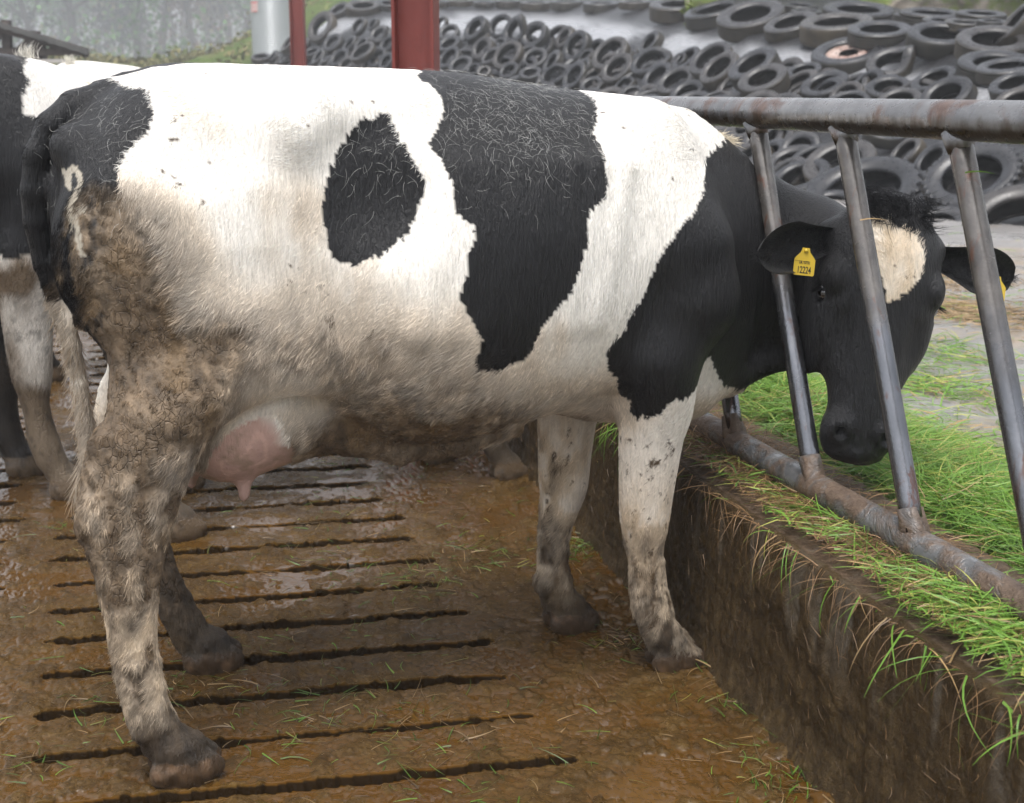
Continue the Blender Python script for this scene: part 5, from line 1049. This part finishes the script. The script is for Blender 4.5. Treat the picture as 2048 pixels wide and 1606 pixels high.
    wf = ud & (x < -.25) & (z > .66); c = np.where(wf[:, None], WHITE*0.8 + CREAM*.2, c); dz_ = sst(.74, .64, z)*sst(-.36, -.27, x)*ud; c = c + (MUD0*1.1 - c)*(0.85*dz_)[:, None]; c = np.where(pk[:, None], c + (pc - c)*pkw[:, None], c)
    # flecks, brand
    fl = (vnoise(x*120, y*60, z*90, 70) > 0.62) & ((z < 0.62) & (x > 0.3)) & (vnoise(x*16, y*16, z*11, 71) > -0.25); c = np.where(fl[:, None] & ~blk[:, None], MUD1*0.9, c)
    brd = np.min([seg_dist(x, z, pl) for pl in BR], 0) < .006; mudmask = np.where(brd & (y < 0), 0, mudmask); bd = np.min([seg_dist(x + .0015*vnoise(x*90, z*90, 0, 5), z, pl) for pl in BR], 0); c = np.where(((bd < 0.0048) & (y < -0.05))[:, None], np.array([.42, .38, .31]), c)
    hoofm = (z < 0.055 + 0.015*vnoise(x*40, y*40, 0, 3)); c = c*(1 - .45*sst(.14, .06, z))[:, None]; c = np.where(hoofm[:, None], np.array([.050, .031, .017]) + 0.16*np.clip(fbm(x*40, y*40, z*40, 3, 77) - .05, 0, 1)[:, None]*np.array([1, .6, .35]), c)
    spk = (vnoise(x*85, y*85, z*85, 78) > .81) & (vnoise(x*9, y*9, z*9, 79) > .1) & (z > .9) & ~blk; c = np.where(spk[:, None], MUD1*.8, c)
    muz = hd & (v > 0.505) & (w > -.12); c = np.where(muz[:, None], BLACK*1.1, c)
    nohair = pk | muz | hoofm
    return c, nohair, mudmask*(~pk)*sst(.12, .28, z), blk, blz, d
def coat_plain(scheme):
    def f(P, rag=1.0):
        x, y, z = P.T; jx = 0.012*vnoise(x*40, z*30, y*5, 1) + 0.008*vnoise(x*150, z*40, y*20, 2)
        if scheme == 'left':
            blk = ((z + jx > 0.79 + 0.10*sst(.42, .3, x)) | (x > 0.66)) & ~(((x + jx > 0.60) & (x + jx < 0.90) & (z + jx > 1.215 - 0.6*(x - .6))))
            blk |= (y > 0.05) & (z < 1.0)
        elif scheme == 'pale': blk = (y + jx + .03*vnoise(x*9, y*9, z*9, 4) > 0.04) | (z < 1.2)
        else: blk = (z + jx > 0.35)
        d = sst(1.0, 0.55, z)*0.6 + .42*sst(.8, .4, z) + 0.4*sst(.25, .1, z) + 0.35*fbm(x*9, y*9, z*6, 4, 13)*sst(1.2, .9, z)
        if scheme == 'left': d = d + 1.1*np.exp(-((x-.50)**2 + (z-.72)**2)/.006)*(.4 + vnoise(x*14, y*14, z*14, 88)) - .55*np.exp(-((x-.58)**2)/.02)*sst(.75, .68, z)*sst(.3, .4, z)
        d = np.clip(d, 0, 1); mud = MUD1 + (MUD0 - MUD1)*np.clip(.6 + .5*fbm(x*20, y*20, z*12, 3, 14), 0, 1)[:, None]
        c = WHITE + (mud - WHITE)*sst(.2, .8, d)[:, None]; mm = sst(.5, .8, d); bb = BLACK + (mud*.5 - BLACK)*(mm*.35)[:, None]; c = np.where(blk[:, None], bb, c)
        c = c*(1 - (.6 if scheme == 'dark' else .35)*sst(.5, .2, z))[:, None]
        hoofm = z < .07; c = np.where(hoofm[:, None], MUD1, c); c = np.where(((z < .75) & (vnoise(x*65, y*65, z*45, 99) > .5))[:, None], c*.6, c); return c, hoofm, mm*.6, blk, blk & False, d
    return f
m = NT('cow_hide'); ob = m.obj(); ac = m.attr('col'); mud = m.attr('mud', 'Fac'); bare = m.attr('bare', 'Fac')
vor = m.n('TexVoronoi'); vor.feature = 'DISTANCE_TO_EDGE'; vor.inputs['Scale'].default_value = 58; nv_ = m.n('TexNoise'); nv_.inputs['Scale'].default_value = 30; m.l(ob, nv_.inputs['Vector']); m.l(m.mix(0.035, m.mapv(ob, (1.15, 1.15, 0.62)), nv_.outputs['Color'], 'ADD'), vor.inputs['Vector'])
crk = m.mix(m.ramp(m.noise(11, 3, 0.6, ob), [(0.42, 1.0), (0.58, 0.25)]), m.ramp(vor.outputs['Distance'], [(0.0, 0.0), (0.09, 1.0)]), (1, 1, 1))
fur = m.noise(120, 4, 0.7, m.mapv(ob, (1.3, 1.3, 0.18), (0, 0.25, 0)), 0.3)
hgt = m.mix(mud, fur, m.mix(0.5, crk, m.noise(75, 5, 0.7, ob)))
colm = m.mix(m.math('MULTIPLY', mud, 0.28), ac, m.mix(1.0, ac, m.mix(crk, (0.5, 0.48, 0.46), (1.05, 1.05, 1.05)), 'MULTIPLY'))
colf = m.mix(m.math('MULTIPLY', m.math('SUBTRACT', 1.0, bare), 1.0), colm, m.mix(1.0, colm, m.ramp(fur, [(0.3, 0.72), (0.65, 1.05)]), 'MULTIPLY'))
m.set(color=colf, rough=m.mix(bare, m.mix(m.ramp(ac, [(0.01, 0.0), (0.05, 1.0)]), (0.36, 0.36, 0.36), (0.58, 0.58, 0.58)), (0.2, 0.2, 0.2)), spec=0.35, sheen=0.03, sheenr=0.4, normal=m.bump(hgt, 0.007, 0.9)); M_HIDE = m.m
m = NT('cow_hair'); ac = m.attr('col'); m.set(color=ac, rough=0.5, spec=0.14, sheen=0.0); M_HAIR = m.m
m = NT('horn_black'); m.set(color=(0.012, 0.011, 0.011), rough=0.3); M_NOSE = m.m
m = NT('wet_eye'); m.set(color=(0.008, 0.006, 0.005), rough=0.05, spec=0.8, coat=1.0); M_EYE = m.m
m = NT('yellow_tag_plastic'); m.set(color=(0.52, 0.36, 0.03), rough=0.4); M_TAG = m.m
m = NT('tag_ink'); m.set(color=(0.01, 0.01, 0.01), rough=0.5); M_INK = m.m
def add_curves(name, root, dirn, nrm, L, r, cols, parent, npts=4, droop=0.3, curl=0.0, mat=None):
    n = len(root); hc = bpy.data.hair_curves.new(name); hc.add_curves([npts]*n); t = np.linspace(0, 1, npts)
    side = np.cross(dirn, nrm); Pn = root[:, None, :] + dirn[:, None, :]*(L[:, None]*t)[:, :, None] - nrm[:, None, :]*(droop*L[:, None]*t**2*0.5)[:, :, None]
    if curl: 
        a = rng.uniform(-1, 1, n)[:, None]*curl; Pn = Pn + side[:, None, :]*(a*L[:, None]*t**2)[:, :, None]
    hc.position_data.foreach_set('vector', Pn.astype(np.float32).ravel())
    ra = hc.attributes.get('radius') or hc.attributes.new('radius', 'FLOAT', 'POINT'); ra.data.foreach_set('value', (r[:, None]*(1 - 0.75*t**2)).astype(np.float32).ravel())
    ca = hc.attributes.new('col', 'FLOAT_COLOR', 'CURVE'); ca.data.foreach_set('color', np.concatenate([cols, np.ones((n, 1))], 1).astype(np.float32).ravel())
    hc.materials.append(mat or M_HAIR); o = bpy.data.objects.new(name, hc); COL.objects.link(o); o.parent = parent; return o
def surf_sample(V, Fc, n, wfn=None):
    Tq = np.concatenate([Fc[:, [0, 1, 2]], Fc[:, [0, 2, 3]]]) if Fc.shape[1] == 4 else Fc; A, B, C = V[Tq[:, 0]], V[Tq[:, 1]], V[Tq[:, 2]]
    N = np.cross(B - A, C - A); ar = np.linalg.norm(N, axis=1); N = N/(ar[:, None] + 1e-12)
    wt = ar.copy()
    if wfn is not None: wt = wt*wfn((A + B + C)/3, N)
    i = rng.choice(len(Tq), n, p=wt/wt.sum()); u, v = rng.uniform(0, 1, (2, n)); k = u + v > 1; u[k], v[k] = 1-u[k], 1-v[k]
    return A[i] + (B[i]-A[i])*u[:, None] + (C[i]-A[i])*v[:, None], N[i]
def build_cow(name, label, loc, yaw, h, main, fr, coat, nhair, scale=1.0, group=None):
    f = cow_field(h, main, fr); V, Fc = f.mesh(2)
    # outward normals: flip if needed
    a, b, c_ = V[Fc[:2000, 0]], V[Fc[:2000, 1]], V[Fc[:2000, 2]]
    root = empty(name, (loc[0], loc[1], 0), yaw); root.scale = (scale,)*3
    poll, u, v, w = fr; ears = []
    VV, FF = V, Fc
    for s_ in (-1, 1):
        base = poll + u*s_*.12 + v*.075 - w*.08
        tip = (np.array((0.664, -0.415, 1.062)) if s_ < 0 else base + u*.225 + v*.018 - w*.02) if main else base + u*s_*.21 + v*.04 - w*.02
        E, G = ear_mesh(base, tip, (w + 0.25*v) if main else (w + .2*v), .108 if main else .10); ears.append((base, tip))
        FF = np.concatenate([FF, G + len(VV)]); VV = np.concatenate([VV, E])
    x, y, z = VV.T
    col, nohair, mudm, blk, blz, d = coat(VV)
    isear = np.arange(len(VV)) >= len(V); col[isear] = BLACK*1.2; mudm[isear] = 0
    V2 = VV.copy()
    if main:   # caked mud swells the outline a little; slight muscle ripple
        e1 = np.zeros_like(V2); nn_ = np.zeros_like(V2)
        fn_ = np.cross(V2[FF[:, 1]] - V2[FF[:, 0]], V2[FF[:, 2]] - V2[FF[:, 0]])
        for q in range(4): 
            for ax in range(3): nn_[:, ax] += np.bincount(FF[:, q], fn_[:, ax], len(V2))
        nn_ /= np.linalg.norm(nn_, axis=1)[:, None] + 1e-12
        amp = mudm*0.006*fbm(x*45, y*45, z*38, 3, 80) + 0.0012*fbm(x*18, y*18, z*10, 3, 81)
        amp = np.where(z < 0.30, amp + 0.0055*fbm(x*42, y*42, z*42, 4, 82), amp); amp[isear] = 0
        V2 = V2 + nn_*amp[:, None]
    body = mkmesh('body', V2, FF, [M_HIDE], root, attrs=dict(col=col, mud=mudm, bare=nohair.astype(float)))
    for s_ in (-1, 1):
        ec = poll + u*s_*.126 + v*.205 - w*.055; bm = bmesh.new(); bmesh.ops.create_uvsphere(bm, u_segments=20, v_segments=14, radius=0.0205)
        Ve = np.array([q.co[:] for q in bm.verts]) + ec; bm.verts.index_update(); Fe = [tuple(q.index for q in ff.verts) for ff in bm.faces]; bm.free(); mkmesh('eye', Ve, Fe, [M_EYE], root)
    if nhair:
        wfn = lambda P, N: np.where(P[:, 2] > .06, 1.0, 0)*np.where(N[:, 1] < 0.25, 1.0, 0.12)*np.where((P[:, 0] > .86), .3, np.where((P[:, 0] > .72), .6, 1.0))
        P, N = surf_sample(V2[:len(V)], Fc, nhair, wfn)
        hc, nh, hm, hb, hz_, hd_ = coat(P); keep = ~nh; P, N, hc, hm, hb, hz_, hd_ = (q[keep] for q in (P, N, hc, hm, hb, hz_, hd_)); n = len(P)
        hx, hy, hz2 = P.T
        fl = np.stack([-0.55 + 0*hx, 0*hx, -1.0 + 0*hx], 1); fl[hz2 > 1.25] = (-1, 0, -.25); fl[:, 0] += 0.5*vnoise(hx*3, hy*3, hz2*3, 60); lw = sst(.8, 1.0, hd_)
        uu, vv_, ww_ = head_coords(P, fr); hm_ = (hx > .86) & (np.abs(uu) < .2) & (vv_ > -.05)
        fl[hm_] = u*0.9*np.sign(uu[hm_])[:, None]*0.5 - v*0.7 + u*(0.8*vnoise(hx*30, hy*30, hz2*30, 66)[hm_])[:, None]
        fl = fl + 0.75*np.stack([vnoise(hx*22, hy*22, hz2*14, 61), vnoise(hx*22, hy*22, hz2*14, 62), 0.6*vnoise(hx*22, hy*22, hz2*14, 63)], 1)*(0.25 + .9*np.clip(hd_, 0, 1))[:, None] + 0.18*rng.normal(size=(n, 3))
        fl -= N*(fl*N).sum(1)[:, None]; fl /= np.linalg.norm(fl, axis=1)[:, None] + 1e-9
        lift = np.where(hb, .14, .22) + .10*np.clip(hd_, 0, 1) - .14*sst(.7, .9, hd_); dr = fl + N*lift[:, None]; dr /= np.linalg.norm(dr, axis=1)[:, None]
        L = rng.uniform(.009, .017, n)*(1 + 0.9*sst(.2, .6, hd_) - 1.05*sst(.72, .92, hd_)); L = np.where(hb, L*.8, L); L = np.where(hm_, L*.75, L); L = np.where(hz_, .020, L)
        L = np.where(hz2 < .4, L*.75, L)
        stk = np.stack([np.round(P[:, 0]*95 + .6*vnoise(hx*60, hy*60, hz2*60, 91)), np.round(P[:, 1]*95), np.round(P[:, 2]*60)], 1); cr = hash3(stk[:, 0], stk[:, 1], stk[:, 2], 7)
        br = rng.uniform(.78, 1.2, (n, 1))*np.where(hm > .2, .68 + .65*cr**1.3, 1.0)[:, None]; hcc = np.clip(hc*br, 0, .9); hcc = np.where((hd_[:, None] > .25) & (rng.uniform(0, 1, (n, 1)) < .12) & ~hb[:, None], hcc*1.35 + .02, hcc)
        add_curves('coat', P - N*.001, dr, N, L, np.full(n, .00042)*np.where(hm > .4, 1.5, 1.0), hcc, root, 4, .35, .25)
        # loose pale hairs shed over the black patches
        P, N = surf_sample(V2[:len(V)], Fc, 110000, wfn); q = coat(P)[3] & (P[:, 2] > 1.08) & (P[:, 0] < .55) & (N[:, 1] < .3)
        dens = np.exp(-((P[:, 0]-.20)/.16)**2 - ((P[:, 2]-1.33)/.09)**2) + .35*np.exp(-((P[:, 0]+.60)/.10)**2 - ((P[:, 2]-1.32)/.08)**2) + .35*np.exp(-((P[:, 0]+.12)/.10)**2 - ((P[:, 2]-1.28)/.07)**2) + .04
        q &= rng.uniform(0, 1, len(P)) < dens*.30*sst(1.08, 1.25, P[:, 2]); P, N = P[q], N[q]; n = len(P)
        dd = rng.normal(size=(n, 3)); dd -= N*(dd*N).sum(1)[:, None]; dd /= np.linalg.norm(dd, axis=1)[:, None]; dd = dd + N*.25
        add_curves('loose_hair', P + N*.003, dd, N, rng.uniform(.010, .032, n), np.full(n, .00017), np.repeat([[.55, .55, .53]], n, 0)*rng.uniform(.6, 1.1, (n, 1)), root, 6, .5, 1.3)
        # forelock, ear fringe, withers tuft, tail switch
        n = 1500; uu = rng.uniform(-.085, .085, n); vv_ = rng.uniform(-.045, .035, n); P = poll + uu[:, None]*u + vv_[:, None]*v + w*(rng.uniform(-.035, .008, n) - .25*np.maximum(np.abs(uu)-.03, 0))[:, None]
        clump = np.stack([vnoise(uu*40, 0, 0, 5), vnoise(uu*40, 3, 0, 6)], 1)
        dd = v*(0.75 + .4*clump[:, :1]) + w*.35 + u*(clump[:, 1:]*1.3 + .12) + .12*rng.normal(size=(n, 3)); dd /= np.linalg.norm(dd, axis=1)[:, None]
        add_curves('forelock', P, dd, np.repeat([w], n, 0), rng.uniform(.014, .032, n), np.full(n, .0006), np.repeat([BLACK*1.3], n, 0), root, 8, 0.5, 2.2)
        for bs_, tp in ears:
            n = 900; t = rng.uniform(.05, 1, n); a = rng.uniform(0, 6.28, n); ax_ = (tp - bs_)/np.linalg.norm(tp-bs_); P = bs_ + (tp-bs_)*t[:, None] + (v*np.sin(a)[:, None]*.036 + w*np.cos(a)[:, None]*.008)*np.sin(np.pi*np.clip(t*.8+.15, 0, 1))[:, None]
            dd = ax_*.9 + .5*rng.normal(size=(n, 3)); dd /= np.linalg.norm(dd, axis=1)[:, None]
            add_curves('ear_hair', P, dd, np.repeat([w], n, 0), rng.uniform(.010, .026, n), np.full(n, .0004), np.where(rng.uniform(0, 1, (n, 1)) < .12, .25, 1.0)*0 + np.where(rng.uniform(0, 1, (n, 1)) < .05, np.array([[.06, .05, .04]]), BLACK[None]*1.3), root, 5, .5, .4)
        n = 260; P = np.stack([rng.uniform(.74, .80, n), rng.normal(0, .012, n), 0*np.ones(n)], 1); P[:, 2] = 1.295 - .35*(P[:, 0]-.74); dd = np.stack([rng.normal(1.0, .3, n), rng.normal(0, .2, n), rng.normal(.25, .25, n)], 1); dd /= np.linalg.norm(dd, axis=1)[:, None]
        add_curves('withers_tuft', P, dd, np.repeat([[0, 0, 1.]], n, 0), rng.uniform(.02, .045, n), np.full(n, .0005), np.repeat([[.70, .62, .48]], n, 0)*rng.uniform(.7, 1.1, (n, 1)), root, 5, .3, .4)
        n = 1300; t = rng.uniform(0, 1, n)**.7; tz = 1.0 - .44*t; tx = np.interp(tz, [.54, .573, .639, .706, .795, .882, 1.0], [-.74, -.73, -.71, -.716, -.722, -.732, -.758]); a = rng.uniform(0, 6.28, n); P = np.stack([tx + .014*np.cos(a), -.02 + .014*np.sin(a), tz], 1)
        dd = np.stack([.22*np.cos(a), .22*np.sin(a), -1 + 0*a], 1) + .1*rng.normal(size=(n, 3)); dd /= np.linalg.norm(dd, axis=1)[:, None]
        add_curves('tail_switch', P, dd, np.repeat([[0, -1., 0]], n, 0), rng.uniform(.02, .05, n)*(1 + .8*(tz < .66)), np.full(n, .0006), np.where(rng.uniform(0, 1, (n, 1)) < .5, MUD0[None]*1.2, np.array([[.45, .38, .30]])), root, 5, .1, .3)
    if nhair and not main:
        n = 110; P = np.stack([rng.normal(.60, .012, n) - (1.15 if yaw > 1 else 0), rng.normal(0, .012, n), np.full(n, 1.375 + (.06 if yaw > 1 else 0))], 1); dd = np.stack([rng.normal(-.5, .35, n), rng.normal(0, .25, n), rng.normal(1., .2, n)], 1); dd /= np.linalg.norm(dd, axis=1)[:, None]
        add_curves('withers_tuft', P, dd, np.repeat([[-1., 0, .3]], n, 0), rng.uniform(.025, .06, n), np.full(n, .0006), np.repeat([[.75, .72, .64]], n, 0)*rng.uniform(.7, 1.1, (n, 1)), root, 6, .8, .5)
    if main:   # ear tags
        def eartag(bs_, tp, t_, side, txt, drop):
            ax_ = (tp-bs_)/np.linalg.norm(tp-bs_); c = bs_ + (tp-bs_)*t_ + w*.030 + v*.010
            ex = u*0.98 - v*0.06; ey = -v*1.0 - u*.06; ez = w + v*.10; ez /= np.linalg.norm(ez); ex = np.cross(ey, ez); ex /= np.linalg.norm(ex); ey = np.cross(ez, ex)
            from mathutils import Matrix
            bm = bmesh.new(); O = [(-.027, -.078), (.027, -.078), (.030, -.074), (.030, -.034), (.025, -.027), (.013, -.014), (.010, -.002), (-.010, -.002), (-.013, -.014), (-.025, -.027), (-.030, -.034), (-.030, -.074)]
            vs = [bm.verts.new((a, b, 0)) for a, b in O]; fc = bm.faces.new(vs); r = bmesh.ops.extrude_face_region(bm, geom=[fc]); bmesh.ops.translate(bm, vec=(0, 0, .0022), verts=[q for q in r['geom'] if isinstance(q, bmesh.types.BMVert)]); bmesh.ops.recalc_face_normals(bm, faces=bm.faces)
            me = bpy.data.meshes.new('ear_tag'); bm.to_mesh(me); bm.free(); me.materials.append(M_TAG); o = bpy.data.objects.new('ear_tag', me); COL.objects.link(o); o.parent = root
            kq = 0.80; o.matrix_local = Matrix([[ex[0]*kq, ey[0]*kq, ez[0], c[0]], [ex[1]*kq, ey[1]*kq, ez[1], c[1]], [ex[2]*kq, ey[2]*kq, ez[2], c[2]], [0, 0, 0, 1]])
            for (s_, sz, yy_, xs) in (txt):
                fc_ = bpy.data.curves.new('tag_print', 'FONT'); fc_.body = s_; fc_.size = sz; fc_.align_x = 'CENTER'; fc_.extrude = .0001; fc_.space_character = 0.95; fc_.offset = 0.0003; t3 = bpy.data.objects.new('tmp', fc_); COL.objects.link(t3); bpy.context.view_layer.update(); me_ = bpy.data.meshes.new_from_object(t3.evaluated_get(bpy.context.evaluated_depsgraph_get())); bpy.data.objects.remove(t3); me_.name = 'tag_print'; t2 = bpy.data.objects.new('tag_print', me_); COL.objects.link(t2); me_.materials.clear(); me_.materials.append(M_INK); t2.parent = o; t2.location = (0, yy_, .0025); t2.scale = (xs, 1.25, 1)
            V_, F_ = tube([(0, -.010, 0), (0, -.010, .006)], .006, 14); mkmesh('tag_stud', V_, F_, [M_TAG], o)
        eartag(ears[0][0], ears[0][1], .42, -1, (('12224', .0215, -.072, 0.80), ('UK 957731', .0085, -.046, .85)), 0)
        eartag(ears[1][0], ears[1][1], .74, 1, (('12224', .0215, -.072, 0.80), ('UK 957731', .0085, -.046, .85)), 0)
        n = 60   # eye lashes
        for s_ in (-1, 1):
            a = rng.uniform(-1.2, 1.2, n); P = poll + (u*s_*.138)[None] + v*(.190 + .010*np.abs(np.sin(a)))[:, None] - w*(.055 - .02*np.sin(a))[:, None]; dd = u*s_*.8 + v*.5 + w*.3 + .15*rng.normal(size=(n, 3)); dd /= np.linalg.norm(dd, axis=1)[:, None]
            add_curves('eyelash', P, dd, np.repeat([u*s_], n, 0), rng.uniform(.012, .026, n), np.full(n, .0006), np.repeat([BLACK], n, 0), root, 5, -.3, .2)
    tag(root, label, 'cow', group); return root
import os
FASTH = 1.0
build_cow('cow', 'big black and white cow with muddy hind leg, head through the barrier', (-.24, 3.05), math.radians(18), 0.0065, True, MAIN_HEAD, coat_main, int(420000*FASTH))
build_cow('cow', 'black cow with white withers and a white foreleg, cut by the left edge', (-2.27, 4.53), math.radians(16), 0.012, False, OTHER_HEAD, coat_plain('left'), 90000, 1.095)
build_cow('cow', 'dark cow behind the big cow, only black back and muddy feet showing', (-0.66, 4.66), math.radians(24), 0.015, False, OTHER_HEAD, coat_plain('dark'), 0, 1.022)
build_cow('cow', 'farther cow whose white-topped back shows between left cow and big cow', (-1.98, 7.0), math.radians(84), 0.015, False, OTHER_HEAD, coat_plain('pale'), 30000, 1.055)
